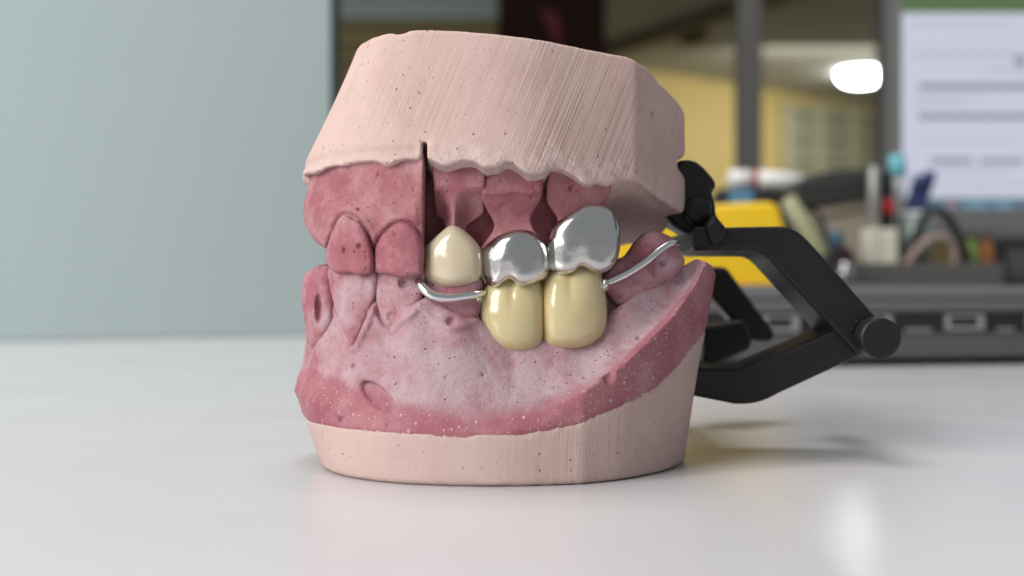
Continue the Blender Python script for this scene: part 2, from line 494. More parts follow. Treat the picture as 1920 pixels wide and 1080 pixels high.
# grey glazed window set in the yellow wall
def on_wall(px, py, proud=0.0):
    r = np.array(((px-960)/F, 1.0, -(py-540)/F))
    s = np.dot(wa-np.array((0, 0, H)), wn)/np.dot(r, wn)
    return np.array((0, 0, H))+r*s+wn*proud
M['win_glass'] = simple('dull_window_glass', (0.36, 0.35, 0.24), 0.25, 0, 0.1, 0.002)
M['win_bar'] = simple('pale_window_bar', (0.50, 0.47, 0.30), 0.6, 0, 0.05, 0.002)
gw = thing('lattice_window', 'grey lattice window in the yellow wall, below the lit ceiling lamp', 'window', on_wall(1560, 400))
q = [(1462, 196), (1680, 214), (1680, 400), (1462, 400)]
bm_obj('pane', prism([on_wall(x, y, 15) for x, y in q], [on_wall(x, y, 3) for x, y in q]), M['win_glass'], gw)
for k in range(4):
    x = 1463+k*64
    q = [(x, 190), (x+9, 190), (x+9, 400), (x, 400)]
    bm_obj('bar', prism([on_wall(a, b_, 60) for a, b_ in q], [on_wall(a, b_, 16) for a, b_ in q]), M['win_bar'], gw)
for k in range(4):
    y = 196+k*48
    q = [(1462, y), (1680, y+18-k*5), (1680, y+25-k*5), (1462, y+7)]
    bm_obj('bar', prism([on_wall(a, b_, 55) for a, b_ in q], [on_wall(a, b_, 16) for a, b_ in q]), M['win_bar'], gw)

# ceiling lamp, dark downlight, soffit beam
t = NT('lit_lamp'); M['lamp'] = t.out((0.9, 0.95, 1.0), 0.4, None, Emission_Color=(0.93, 0.99, 1.0, 1), Emission_Strength=24.0)
lc = P(1615, 138, 8500); lamp = thing('ceiling_lamp', 'lit oval white lamp hanging under the ceiling of the room behind', 'lamp', (lc[0], lc[1], CEIL))
V, Fc = lathe([(10, -80), (70, -78), (118, -60), (145, -30), (150, 0), (145, 30), (118, 60), (70, 78), (10, 80)])
mesh_from('diffuser', V*np.array((1.05, 1.05, 0.95))+lc, Fc, M['lamp'], lamp)
V, Fc = lathe([(12, 0), (12, CEIL-lc[2]-84)], 12)
mesh_from('stem', V+lc+np.array((0, 0, 82)), Fc, M['alu'], lamp)
dl = P(1300, 73, 1485*F/467); dlt = thing('ceiling_downlight', 'unlit dark round fitting in the ceiling, left of the glass partition frame', 'ceiling fitting', (dl[0], dl[1], CEIL))
V, Fc = lathe([(95, -14), (95, 0)]); mesh_from('housing', V*np.array((1, 2.2, 1))+np.array((dl[0], dl[1], CEIL)), Fc, M['moulding'], dlt)
V, Fc = lathe([(70, -18), (70, -14.5)]); mesh_from('lens', V*np.array((1, 2.2, 1))+np.array((dl[0], dl[1], CEIL)), Fc, M['brown'], dlt)
ba = P(1100, 110, 7800); bb = P(1470, -26, 6100)
bdir = (bb-ba); bdir[2] = 0; bl = bdir/np.linalg.norm(bdir); bn = np.array((-bl[1], bl[0], 0))
ba2 = ba-bl*500; bb2 = bb+bl*900
def bcor(p, o, z): return np.array((p[0], p[1], z))+bn*o
bm = prism([bcor(ba2, -45, CEIL-70), bcor(bb2, -45, CEIL-70), bcor(bb2, 45, CEIL-70), bcor(ba2, 45, CEIL-70)],
           [bcor(ba2, -45, CEIL), bcor(bb2, -45, CEIL), bcor(bb2, 45, CEIL), bcor(ba2, 45, CEIL)])
tag(bm_obj('ceiling_beam', bm, M['moulding']), 'brown wooden beam running slantwise along the ceiling', 'beam')

# aluminium frame of the glass partition behind the desk
gp = thing('partition_frame', 'grey aluminium frame of the partition behind the desk, with upright posts', 'partition', P(1408, 540, 2200)*np.array((1, 1, 0))+np.array((0, 0, -720)))
for x0, x1 in ((1386, 1430), (1656, 1697)):
    lo, hi = px_box(x0, -700, x1, 300, 2200, 50)
    box('post', (lo[0], lo[1], -720), hi, M['alu'], gp, 4)
lo, hi = px_box(1180, 380, 2400, 420, 2205, 40); box('rail', lo, hi, M['alu'], gp, 3)
lo, hi = px_box(1180, -740, 2400, -700, 2205, 40); box('rail', lo, hi, M['alu'], gp, 3)

# dark cupboard, with a red thing hanging on it, and the wall left of it
cb = thing('cupboard', 'tall dark brown cupboard behind the top of the cast', 'cupboard', (P(1033, 0, 3000)[0], 3000, -720))
lo, hi = px_box(934, -900, 1136, 540, 3000, 400)
box('body', (lo[0], lo[1], -720), hi, M['brown'], cb, 6)
m_ = (lo[0]+hi[0])/2
for a, b_ in ((lo[0]+6, m_-2), (m_+2, hi[0]-6)): box('door', (a, 2980, -700), (b_, 2998, hi[2]-10), M['brown'], cb, 3)
M['dull_red'] = simple('dull_red_cloth', (0.10, 0.008, 0.014), 0.8, 0, 0.2, 0.02)
bm = prism([P(x, y, 2950) for x, y in ((1012, 22), (1030, 16), (1048, 30), (1056, 74), (1040, 92), (1028, 50))],
           [P(x, y, 2976) for x, y in ((1012, 22), (1030, 16), (1048, 30), (1056, 74), (1040, 92), (1028, 50))], 4)
tag(bm_obj('hanging_cloth', bm, M['dull_red']), 'dull red cloth hanging on the dark brown cupboard', 'cloth')
M['olive'] = simple('ochre_shelf_paint', (0.42, 0.34, 0.15), 0.7, 0, 0.1, 0.003)
M['bluegrey'] = simple('blue_grey_blind', (0.33, 0.38, 0.36), 0.6, 0, 0.08, 0.003)
bw = thing('shelf_unit', 'ochre shelf unit under a grey blue blind, beside the dark brown cupboard', 'shelf', (P(780, 0, 3300)[0], 3300, -720))
lo, hi = px_box(560, 36, 933, 540, 3300, 300)
box('back_panel', (lo[0], lo[1]+60, -720), hi, M['olive'], bw, 4)
for k in range(9):
    zz = hi[2]-8-k*46; box('shelf_board', (lo[0], lo[1], zz-9), (hi[0], lo[1]+58, zz), M['olive'], bw, 1)
bl_ = thing('window_blind', 'grey blue slatted blind above the ochre shelf unit', 'blind', (P(780, 0, 3300)[0], 3310, hi[2]+5))
z0 = hi[2]+5
for k in range(14): box('slat', (lo[0], 3310, z0+k*52), (hi[0], 3318, z0+k*52+49), M['bluegrey'], bl_, 1)

# table and pale blue partition panel at its left
tb = thing('desk', 'glossy white desk top the dental casts stand on', 'desk', (100, 400, 0))
box('desk_top', (-950, -260, -28), (1500, 1080, 0), M['table'], tb, 3)
M['grey_edge'] = simple('grey_steel', (0.25, 0.25, 0.26), 0.5, 0.3)
for x in (-900, 1430):
    for y in (-220, 1030): box('leg', (x, y, -720), (x+50, y+50, -28), M['grey_edge'], tb, 2)
t = NT('pale_blue_panel'); v = t.co(); f = t.noise(v, 0.004, 4); g_ = t.noise(v, 0.6, 3)
M['panel'] = t.out(t.mix(f, (0.375, 0.455, 0.46), (0.42, 0.495, 0.495)), 0.42, t.bump(g_, 0.1, 0.05*MM))
M['dark_edge'] = simple('dark_green_edge', (0.018, 0.028, 0.022), 0.5)
pa = P(-500, 649.7, 32.3*F/109.7); pb = P(622, 628, 32.3*F/88)
pa[2] = pb[2] = 0.2
up = np.array((0, 0, 330)); pdv = (pb-pa)/np.linalg.norm(pb-pa); pn = np.array((-pdv[1], pdv[0], 0))
pp_ = thing('desk_partition', 'pale blue grey partition panel at the left back of the desk', 'partition', (pb+pa)/2)
bm_obj('panel_board', prism([pa, pb, pb+up, pa+up], [p+pn*24 for p in (pa, pb, pb+up, pa+up)], 1.5), M['panel'], pp_)
e0 = pb+pdv*0.4-pn*1.0; e1 = e0+pdv*6
bm_obj('edge_strip', prism([e0, e1, e1+up, e0+up], [p+pn*27 for p in (e0, e1, e1+up, e0+up)], 1.0), M['dark_edge'], pp_)

# ------------------------------------------------------------------ lower dental cast
lower = thing('lower_dental_cast', 'lower pink dental cast on a sanded pale plaster base, standing on the white desk', 'dental cast', (0, 225, 0))
LB = [(-35.5, 234), (-35, 225), (-32.6, 216), (-28.4, 209), (-22, 203.5), (-14, 200.3), (-6, 199), (2, 199.2), (11.5, 201.15), (18.7, 206), (26, 214), (30.6, 223), (32.3, 231), (31, 244), (22, 254), (4, 260), (-18, 259), (-31, 249)]
LT = [(-40.2, 236), (-39.9, 227), (-36.4, 217), (-30.6, 209.6), (-23, 203.7), (-14.5, 200.2), (-6, 199), (3, 199.2), (12.6, 201.0), (20.8, 205.5), (28.5, 213), (35, 222.5), (38.3, 231), (38.6, 235), (34, 246), (23, 256), (4, 262), (-20, 261), (-35, 251)]
def round_some(pts, sharp, n=5):
    """closed smooth outline with a few corners kept crisp"""
    out = []; m = len(pts)
    for i in range(m):
        p0, p1, p2, p3 = (np.array(pts[(i+k) % m], float) for k in (-1, 0, 1, 2))
        if i in sharp: p0 = 2*p1-p2
        if (i+1) % m in sharp: p3 = 2*p2-p1
        for k in range(n):
            t = k/n
            out.append(0.5*((2*p1)+(p2-p0)*t+(2*p0-5*p1+4*p2-p3)*t*t+(3*p1-p0-3*p2+p3)*t**3))
    return np.array(out)
LBs, LTs = round_some(LB, (8,)), round_some(LT, (8,))
ZB = ([-41, -33, -22, -10, 0, 5, 10, 15, 18.4, 24.4, 28.6, 31.6, 33.9, 37, 40], [8.2, 8.9, 8.7, 8.35, 8.6, 9.2, 10.1, 11.8, 13.0, 15.5, 18.6, 21.3, 23.2, 25.0, 26])
ZR = ([-41, -36, -30, -24, -15, -5, 5, 12, 18.5, 23.6, 28, 32.7, 35, 37, 40], [15.6, 15.9, 14.6, 12.6, 11.4, 11.2, 12.4, 15.5, 19.6, 24.0, 27.8, 33.0, 37.4, 36.6, 34.5])
ZC = ([-41, -38, -33, -27, -23.5, -20, -17, -14, -10, -6, -4, 0, 10, 14.5, 17, 19.5, 23, 28, 31, 34, 40], [27.5, 29.5, 30.5, 29.5, 31, 29.5, 29.8, 31, 28.5, 27.5, 26.3, 24.0, 23.8, 25.0, 28.2, 30, 33, 37, 39, 39.4, 39])
AI = ([-41, -36, -30, -24, -15, -7, 0, 12, 20, 28, 33, 40], [2.6, 3.0, 4.0, 4.8, 5.6, 7.4, 9.6, 9.2, 6.6, 6.4, 6.0, 5])
FH = ([-0.5, -0.2, -0.05, 0.05, 0.15, 0.3, 0.5, 0.75, 1.0, 1.3], [0, 0.0, 0.10, 0.28, 0.46, 0.60, 0.74, 0.88, 1.0, 1.1])

def lower_plan(g):
    db = poly2d(LBs, g.x, g.y)[:, :, None]; dt = poly2d(LTs, g.x, g.y)[:, :, None]
    s = np.clip((g.X+8)/16, 0, 1); s = s*s*(3-2*s)
    tt = np.clip(g.Z/13, 0, 1)*(1-s)+np.clip(g.Z/36, 0, 1)*s
    return db+(dt-db)*tt

# pale base
g = Grid((-44, 196, -1.2), (42, 266, 27.5), 0.6)
d = lower_plan(g) + gnoise(g, 9, 3)*0.10
zb = lin(g.x, *ZB)[:, None, None]
zb = zb + gnoise(g, 2.2, 5)[:, :, 20:21]*0.05
d = smax(d, -(g.Z-0.05), 0.6); d = np.maximum(d, (g.Z-zb)*0.9)
V, Q = nets(d, g); V = relax(V, Q, 2)
mesh_np('plaster_base', V, Q, M['plaster_lower'], lower)

stub = Pillow([(584, 505), (596, 498), (611, 497), (622, 506), (626, 545), (625, 590), (618, 625), (604, 648), (588, 655), (576, 640), (571, 604), (567, 578), (565, 551), (568, 524), (574, 512)],
              221.8, 5.0, 2.6, sx=-0.9, sz=-0.05)
t1 = Pillow([(617, 503), (655, 500), (704, 508), (707, 535), (702, 562), (689, 596), (674, 628), (661, 650), (649, 634), (635, 602), (623, 560), (617, 530)], 214.0, 4.6, 0.9, sx=-0.5, sz=-0.02, kx=0.05)
t2 = Pillow([(707, 508), (790, 505), (794, 535), (789, 563), (771, 583), (748, 601), (731, 616), (717, 606), (707, 582), (702, 552), (704, 525)], 211.4, 4.4, 0.9, sx=-0.34, kx=0.05)
t3 = Pillow([(796, 520), (845, 512), (900, 520), (905, 560), (897, 590), (878, 601), (850, 609), (822, 598), (803, 576), (793, 550)], 210.9, 4.6, 1.4, sx=-0.1, kx=0.06, sz=0.05)

# pink stone body
g = Grid((-43, 196, 6), (42, 262, 42), 0.38)
dpl = lower_plan(g)
zr = lin(g.x, *ZR)[:, None, None]; zc = lin(g.x, *ZC)[:, None, None]; ai = lin(g.x, *AI)[:, None, None]
zb = lin(g.x, *ZB)[:, None, None]
n_lo = gnoise(g, 8, 11); n_md = gnoise(g, 2.6, 12); n_hi = gnoise(g, 1.0, 13)
hh = (g.Z+n_lo*0.35-zr)/(zc-zr)
FH2 = ([-0.5, -0.03, 0.0, 0.06, 0.15, 0.3, 0.5, 0.75, 1.0, 1.3], [0, 0.0, 0.05, 0.24, 0.44, 0.60, 0.74, 0.88, 1.0, 1.1])
rs = np.clip((g.X-2)/10, 0, 1)
ins = ai*((1-rs)*np.interp(hh, *FH)+rs*np.interp(hh, *FH2)).astype(np.float32)
ins = ins+0.28*np.clip((zb+0.1-g.Z)/0.3, 0, 1)-0.10
rimw = np.exp(-np.clip(hh+0.05, 0, None)*9)
left = np.clip((-g.X-20)/12, 0, 1)
fade = np.clip((g.Z-zb-0.3)/1.2, 0, 1)
d = dpl+ins+n_lo*0.16*fade+fade*n_md*(0.09+0.34*rimw*left)+fade*n_hi*(0.035+0.17*rimw*left)
for pil, zt in ((t1, 30.5), (t2, 30.0), (t3, 29.0)):
    D2 = poly2d(pil.pts, g.x, g.z)[:, None, :]
    d = d-0.55*np.exp(-((D2-0.45)/0.5)**2)*np.clip((zt-g.Z)/1.5, 0, 1)*np.clip((g.Y-200)/3, 0, 1)
# alveolar swellings below the teeth and hollows between them
for xc, w, a in ((-26.0, 2.6, 0.9), (-17.4, 2.3, 0.7), (-9.4, 2.8, 0.8), (-35.0, 2.2, 0.7)):
    d = d-a*np.exp(-((g.X-xc)/w)**2)*np.clip(hh*1.3-0.15, 0, 1)
for xc, w, a in ((-30.3, 1.3, 0.7), (-21.5, 1.2, 0.6), (-13.4, 1.3, 0.35)):
    d = d+a*np.exp(-((g.X-xc)/w)**2)*np.clip(hh*1.3-0.25, 0, 1)
d = smax(d, (g.Z-zc)*0.85+n_md*0.15, 1.6-1.1*np.clip((g.X-24)/6, 0, 1))
# tongue side: a hollow behind the ridge
lim = smax(16.5+dpl*0.6, 18-(-dpl-15)*1.0, 2.0)
d = smax(d, np.minimum(1.0*(14.5+(-dpl) * 0 + 3.0*np.clip(15+dpl+0.0, 0, 6) - 0 + (g.Z*0))*0+ (g.Z-(16+2.2*np.clip(15+dpl, 0, 12)))*0.45, 50), 2.0)
d = smax(d, (zb-0.9-g.Z), 0.3)
# back-right cut of the cheek wall, hollow flat of the vestibule, bubbles and slits
def pit(d, px, py, Y, r, sc=(1, 1, 1), k=0.25): return smax(d, -ball(g, P(px, py, Y), r, sc), k)
def front_y(D, px, py, lo=196.0, hi=240.0):
    """depth at which the sight line through a photo pixel first meets the solid D"""
    ys = np.arange(lo, hi, 0.2); p = np.array([P(px, py, y) for y in ys]); q = np.round((p-g.lo)/g.h).astype(int)
    ok = np.all((q >= 0) & (q < np.array(g.shape)), 1)
    v = np.full(len(ys), 1.0); v[ok] = np.broadcast_to(D, g.shape)[q[ok, 0], q[ok, 1], q[ok, 2]]
    i = np.nonzero(v < 0)[0]; return ys[i[0]] if len(i) else None
for px, py, r, sc in ((662, 688, 0.62, (1, 1.6, 0.9)), (1142, 709, 0.85, (1.25, 1.3, 1.0)), (1199, 634, 0.5, (1, 1, 1)), (1148, 700, 0.5, (1.2, 1.2, 1.2)),
                      (632, 701, 0.45, (1, 1, 1)), (638, 789, 0.6, (1, 1, 1)), (643, 788, 0.55, (1, 1, 1)), (725, 799, 0.45, (1, 1, 1)), (652, 690, 0.4, (1, 1, 1)),
                      (845, 602, 0.75, (1.15, 1.4, 0.95)), (906, 703, 0.4, (1, 1, 1)), (730, 667, 0.42, (1, 1, 1)), (836, 708, 0.35, (1, 1, 1)), (1257, 590, .4, (1, 1, 1)), (1270, 530, .45, (1, 1, 1)), (1240, 598, .38, (1, 1, 1))):
    y = front_y(d, px, py)
    if y is not None: d = pit(d, px, py, y, r, sc, 0.12)
y = front_y(d, 708, 742)
c = P(709, 744, y if y else 207)
a_ = math.radians(-36); U = (g.X-c[0])*math.cos(a_)+(g.Z-c[2])*math.sin(a_); W_ = -(g.X-c[0])*math.sin(a_)+(g.Z-c[2])*math.cos(a_)
e = np.sqrt((U/3.7)**2+(W_/1.55)**2)
d = d+np.clip((1.06-e)/0.16, 0, 1)*0.95*np.clip(1.0+W_*0.25, 0.3, 1.3)
for xa, za, xb, zb2 in ((886, 604, 945, 700), (893, 660, 925, 715), (1000, 668, 1016, 700), (838, 590, 795, 545)):
    pa_, pb_ = P(xa, za, 206), P(xb, zb2, 205)
    ex, ez = pb_[0]-pa_[0], pb_[2]-pa_[2]; L = ex*ex+ez*ez
    tq = np.clip(((g.X-pa_[0])*ex+(g.Z-pa_[2])*ez)/L, 0, 1)
    dist = np.sqrt((g.X-pa_[0]-tq*ex+0.35*n_md)**2+(g.Z-pa_[2]-tq*ez+0.35*n_hi)**2)
    d = d+0.16*np.clip(1-dist/0.4, 0, 1)
# small nodules on the cut rim
rr = np.random.RandomState(5)
V0, Q0 = nets(d, g); V = relax(V0, Q0, 1)
def interp1(V, tab): return np.interp(V[:, 0], *tab)
hv = (V[:, 2]-interp1(V, ZR))/(interp1(V, ZC)-interp1(V, ZR))
dust = np.clip((hv-np.interp(V[:, 0], [-22, -8, 8, 20], [0.05, -0.06, -0.05, 0.03]))*np.interp(V[:, 0], [-20, 0], [8, 20]), 0, 1)*np.clip(1.45-hv*0.85, 0.3, 1)
dust *= np.interp(V[:, 0], [-34, -20], [0.45, 1.0])
dust = 0.82*dust+0.16*pnoise(V, 5, 4)
speck = np.clip(1-(hv-0.0)*7, 0, 1)
mesh_np('gum', V, Q0, M['stone_lower'], lower, {'dust': np.clip(dust, 0, 1), 'speck': speck})

def stone_tooth(name, pil, parent, mat, dust=0.35, h=0.28, amp=0.05, holes=(), grooves=(), extra=None, label=None, speck=0.0):
    lo, hi = pil.bounds(); global g
    g = Grid(lo, hi, h)
    D = pil.sdf(g)+gnoise(g, 3.0, 21+len(name)+int(abs(pil.xc)*7))*amp*2+gnoise(g, 1.1, 31)*amp
    for x0, w, a, za, zb_ in grooves:
        D = D+a*np.exp(-((g.X-x0)/w)**2)*np.clip((g.Z-za)/(zb_-za), 0, 1)
    if extra is not None: D = extra(D, g)
    for px, py, r, sc in holes:
        y = front_y(D, px, py, pil.Yc-12, pil.Yc+12)
        if y is not None: D = smax(D, -ball(g, P(px, py, y), r, sc), 0.12)
    V, Q = nets(D, g); V = relax(V, Q, 2)
    zn = (V[:, 2]-V[:, 2].min())/np.ptp(V[:, 2])
    at = {'dust': np.clip(dust+0.25*pnoise(V, 3, 8), 0, 1), 'speck': np.full(len(V), speck)}
    o = mesh_np(name, V, Q, mat, parent, at)
    if label: o['label'] = label
    return o

# lower teeth in stone, front to back
def stub_cut(D, g):
    c = P(606, 511, 217.0); n = np.array((-0.35, -0.75, 0.55)); n /= np.linalg.norm(n)
    pl = (g.X-c[0])*n[0]+(g.Y-c[1])*n[1]+(g.Z-c[2])*n[2]
    return smax(D, np.where(g.X > P(578, 500, 218)[0], pl-0.25, D), 0.2)
stone_tooth('tooth', stub, lower, M['stone_lower'], 0.25, amp=0.16, holes=((596, 580, 0.8, (1.0, 2.2, 3.6)), (602, 500, 0.5, (1, 1, 1)), (590, 500, 0.4, (1, 1, 1)), (628, 574, .4, (1, 1, 1))),
            label='chipped front tooth with a long slit in its face')
stone_tooth('tooth', t1, lower, M['stone_lower'], 0.35, grooves=((-25.0, 0.9, 0.22, 22, 30),), holes=((687, 583, .3, (1, 1, 1)), (678, 640, .35, (1, 1, 1))))
stone_tooth('tooth', t2, lower, M['stone_lower'], 0.45, holes=((732, 594, 0.75, (1, 0.7, 1)), (757, 530, 0.95, (1, 1.2, 1.1)), (717, 546, .3, (1, 1, 1)), (738, 556, .22, (1, 1, 1))))
stone_tooth('tooth', t3, lower, M['stone_lower'], 0.3, holes=((845, 602, 0.72, (1.15, 1.1, 0.95)), (882, 585, .22, (1, 1, 1))), grooves=((P(838, 550, 206)[0], 0.25, 0.2, 24, 26),))
lump = Pillow([(1126, 535), (1132, 515), (1150, 494), (1172, 475), (1199, 449), (1214, 435), (1229, 430), (1244, 433), (1257, 442), (1266, 456), (1276, 474), (1284, 492), (1262, 520), (1225, 548), (1190, 570), (1160, 575), (1140, 556)],
              223.5, 6.5, 3.2, sx=0.5, sz=0.18)
stone_tooth('tooth', lump, lower, M['stone_lower'], 0.30, amp=0.10, h=0.32, grooves=((20.5, 1.2, 0.5, 33, 38), (27.5, 1.2, 0.35, 36, 42)), holes=((1243, 493, .7, (1.2, 1, .8)), (1228, 512, .7, (1, 1, 1)), (1160, 558, .4, (1, 1, 1)), (1168, 553, .35, (1, 1, 1))),
            label='last molar, low and worn, with the long wire lying along it')

# ------------------------------------------------------------------ partial denture on the lower cast
den = thing('partial_denture', 'two joined yellowish ceramic teeth with wire clasps, seated on the lower pink cast', 'partial denture', P(1017, 650, 207))
def crown(name, pil, parent, mat, h=0.24, field=None, attr=None):
    global g
    lo, hi = pil.bounds(); g = Grid(lo, hi, h)
    D = pil.sdf(g)
    if field is not None: D = field(D, g, pil)
    V, Q = nets(D, g); V = relax(V, Q, 3)
    return mesh_np(name, V, Q, mat, parent, attr(V) if attr else None)
p1 = Pillow([(899, 575), (901, 552), (911, 536), (930, 522), (970, 512), (1005, 520), (1018, 540), (1019, 580), (1018, 620), (1013, 644), (1004, 653), (987, 659), (963, 659), (938, 650), (919, 632), (905, 605)],
            211.2, 5.4, 2.0, sx=0.02, kx=0.065, kz=0.045, sz=0.07)
p2 = Pillow([(1019, 560), (1021, 535), (1030, 515), (1050, 503), (1075, 500), (1105, 497), (1124, 510), (1131, 536), (1135, 565), (1136, 597), (1130, 623), (1113, 641), (1091, 650), (1061, 653), (1033, 650), (1022, 641), (1018, 612)],
            212.0, 5.2, 2.0, sx=0.16, kx=0.065, kz=0.04, sz=0.09)
def pont_field(xg, zt):
    def f(D, g, pil):
        gr = np.exp(-((g.X-xg)/0.75)**2)*np.clip((g.Z-(zt-6.5))/5.5, 0, 1)
        sw = np.exp(-((g.X-xg-2.6)/1.7)**2)+np.exp(-((g.X-xg+2.6)/1.7)**2)
        return D-0.28+0.42*gr-0.10*sw*np.clip((g.Z-(zt-9))/6, 0, 1)+gnoise(g, 3.0, 77)*0.07
    return f
xg1 = P(958, 533, 206.5)[0]; xg2 = P(1069, 515, 207)[0]
def pont_attr(xg, zt, edge):
    def f(V):
        s = 0.6*np.exp(-((V[:, 0]-xg)/0.55)**2)*np.clip((V[:, 2]-(zt-4.0))/4, 0, 1)+0.55*np.exp(-((V[:, 0]-edge)/0.5)**2)
        return {'stain': np.clip(s, 0, 1)}
    return f
xe = P(1018.5, 600, 209)[0]
crown('pontic_tooth', p1, den, M['ceramic_lower'], field=pont_field(xg1, 33.5), attr=pont_attr(xg1, 33.5, xe))
crown('pontic_tooth', p2, den, M['ceramic_lower'], field=pont_field(xg2, 35.5), attr=pont_attr(xg2, 35.5, xe))
w1 = [P(783, 523, 207.0), P(788, 534, 205.4), P(799, 546, 204.6), P(815, 555.5, 204.3), P(840, 559, 204.3), P(868, 556, 204.9), P(888, 552.5, 205.8), P(906, 548, 208.0)]
pts = catmull(w1, 8); r_ = np.full(len(pts), 0.78); r_[:6] = np.linspace(0.34, 0.78, 6)
V, Q = tube_mesh(pts, list(r_), 16); mesh_from('clasp_wire', V, Q, M['wire'], den)
w2 = [P(1122, 537, 210.5), P(1134, 532, 212.0), P(1152, 525, 213.3), P(1173, 515, 214.2), P(1194, 502, 215), P(1214, 488, 216), P(1233, 472, 217.3), P(1249, 461, 218.6), P(1262, 455.5, 220), P(1271, 457, 222.5)]
pts = catmull(w2, 8); r_ = np.full(len(pts), 0.66); r_[-5:] = np.linspace(0.66, 0.36, 5)
V, Q = tube_mesh(pts, list(r_), 16); mesh_from('clasp_wire', V, Q, M['wire'], den)
# cast joints where the wires run into the ceramic
for c, r in ((P(899, 556, 208.0), 0.95), (P(1134, 535, 211.6), 0.85)):
    g = Grid(c-2.2, c+2.2, 0.2)
    D = ball(g, c, r, (0.8, 1.2, 1.35))+gnoise(g, 0.8, 9)*0.22
    V, Q = nets(D, g); mesh_np('solder_joint', V, Q, M['metal'], den)

# ------------------------------------------------------------------ upper dental cast
upper = thing('upper_dental_cast', 'upper dental cast with a tall pale scratched plaster base above pink stone teeth', 'dental cast', (0, 228, 50))
UB = [(-40.3, 237), (-40.2, 228), (-37.0, 218), (-29.6, 210.4), (-20, 205.5), (-9, 203.2), (2, 203.4), (12, 207.4), (21.5, 213.0), (28, 225), (33.2, 237), (33.4, 243), (27, 262), (6, 266), (-20, 263), (-34, 251)]
UT = [(-27.6, 236), (-28.2, 222), (-25, 214.5), (-19, 209.3), (-9, 206.6), (3, 206.8), (12, 210.2), (21.7, 214.2), (28, 227), (33.6, 240), (33.8, 246), (27, 261), (6, 264), (-16, 261), (-25, 250)]
UBs, UTs = round_some(UB, (8,)), round_some(UT, (7,))
top_px = [(560, 180, 230), (600, 150, 226), (640, 128, 222), (652, 98, 219), (659, 84, 217), (673, 73, 214), (695, 65, 212), (707, 63, 211), (720, 58.5, 210), (732, 58, 209.5), (743, 61, 209), (757, 61, 209), (770, 55.5, 208.5), (790, 55, 208), (845, 57, 207),
          (940, 66, 207), (1023, 77, 208), (1118, 95, 211), (1176, 107, 214), (1194, 115, 214.5), (1207, 123, 218), (1220, 137, 222), (1234, 158, 226), (1248, 170, 230), (1270, 194, 237), (1283, 213, 241), (1288, 233, 243), (1287, 280, 243), (1282, 294, 242),
          (1266, 301, 240), (1261, 307, 239.5), (1264, 321, 239.5), (1279, 332, 241), (1283, 342, 241), (1283, 390, 241), (1277, 400, 240), (1262, 420, 240)]
ep = [P(*p)[[0, 2]] for p in top_px]
ep = ep + [np.array((33, 30)), np.array((-46, 30)), np.array((-46, ep[0][1]))]
g = Grid((-41, 200, 41), (36, 268, 78), 0.5)
ub = poly2d(UBs, g.x, g.y)[:, :, None]; ut = poly2d(UTs, g.x, g.y)[:, :, None]
tt = np.clip((g.Z-52)/23, -0.3, 1.05)
d = ub+(ut-ub)*tt
nl = gnoise(g, 9, 41); nm = gnoise(g, 2.0, 42); nh = gnoise(g, 1.0, 43)
# shallow step and rolled lip along the lower front edge
lipz = lin(g.x, [-40, -30, -16, -15, 0, 20], [55.2, 56.2, 56.4, 53, 52, 50])[:, None, None]
lf = np.clip((-14.5-g.X)/1.5, 0, 1)
d = d+lf*(0.55*np.clip((lipz-g.Z)/0.9, 0, 1)-0.5*np.clip((lipz-1.4-g.Z)/1.2, 0, 1))
el = poly2d(ep, g.x, g.z)[:, None, :]
d = smax(d, el, 0.5)+nl*0.06
rag = [(560, 318, 226), (570, 327, 225), (577, 335, 224), (583, 328, 222), (595, 327, 219), (609, 322, 216), (617, 315, 214.5), (630, 312, 213), (645, 310, 211), (658, 305, 209.5), (670, 302, 208.5), (690, 301, 207.5), (707, 301, 206.5), (716, 305, 206), (725, 309, 206),
       (733, 309, 205.5), (744, 302, 205), (762, 296, 204.5), (790, 297, 203.5), (800, 296, 203.3), (806, 298, 203.2), (824, 308, 203), (842, 310, 203), (858, 304, 203), (866, 302, 203), (884, 299, 203), (897, 308, 203), (907, 316, 203), (920, 314, 203), (935, 312, 203),
       (946, 302, 203.2), (961, 303, 203.4), (974, 314, 203.6), (990, 329, 204), (1003, 330, 204.5), (1018, 327, 205), (1032, 315, 206), (1047, 315, 206.6), (1062, 323, 207.3), (1083, 336, 208.2), (1093, 346, 208.8), (1109, 348, 209.5), (1117, 342, 210), (1135, 349, 210.8),
       (1160, 341, 211.8), (1180, 338, 212.6), (1192, 337, 213), (1225, 371, 225), (1268, 399, 236), (1283, 402, 240)]
rp = np.array([P(*p) for p in rag])
zf = np.interp(g.x, rp[:, 0], rp[:, 2]).astype(np.float32)[:, None, None]
yf = np.interp(g.x, rp[:, 0], rp[:, 1]).astype(np.float32)[:, None, None]
dy = np.clip(g.Y-yf, 0, None)
zbot = zf-0.19*dy*np.clip((dy-0.5)/5, 0, 1)+nm*0.22*np.clip((14-g.X)/3, 0, 1)
d = smax(d, (zbot-g.Z)*0.8, 0.6)
# sawn slot, chipped at its top
c0 = P(788, 262, 203.5); c1 = P(794, 300, 203.5)
slot = np.maximum(np.maximum(np.abs(g.X-(c1[0]+0.1))-0.42, g.Z-c0[2]), g.Y-216)
d = smax(d, -slot, 0.15)
d = smax(d, -ball(g, P(783, 270, 203.6), 0.75, (1.0, 1.2, 1.3)), 0.2)
d = smax(d, -ball(g, P(1219, 212, 220.5), 0.42, (0.9, 1.6, 2.0)), 0.15)
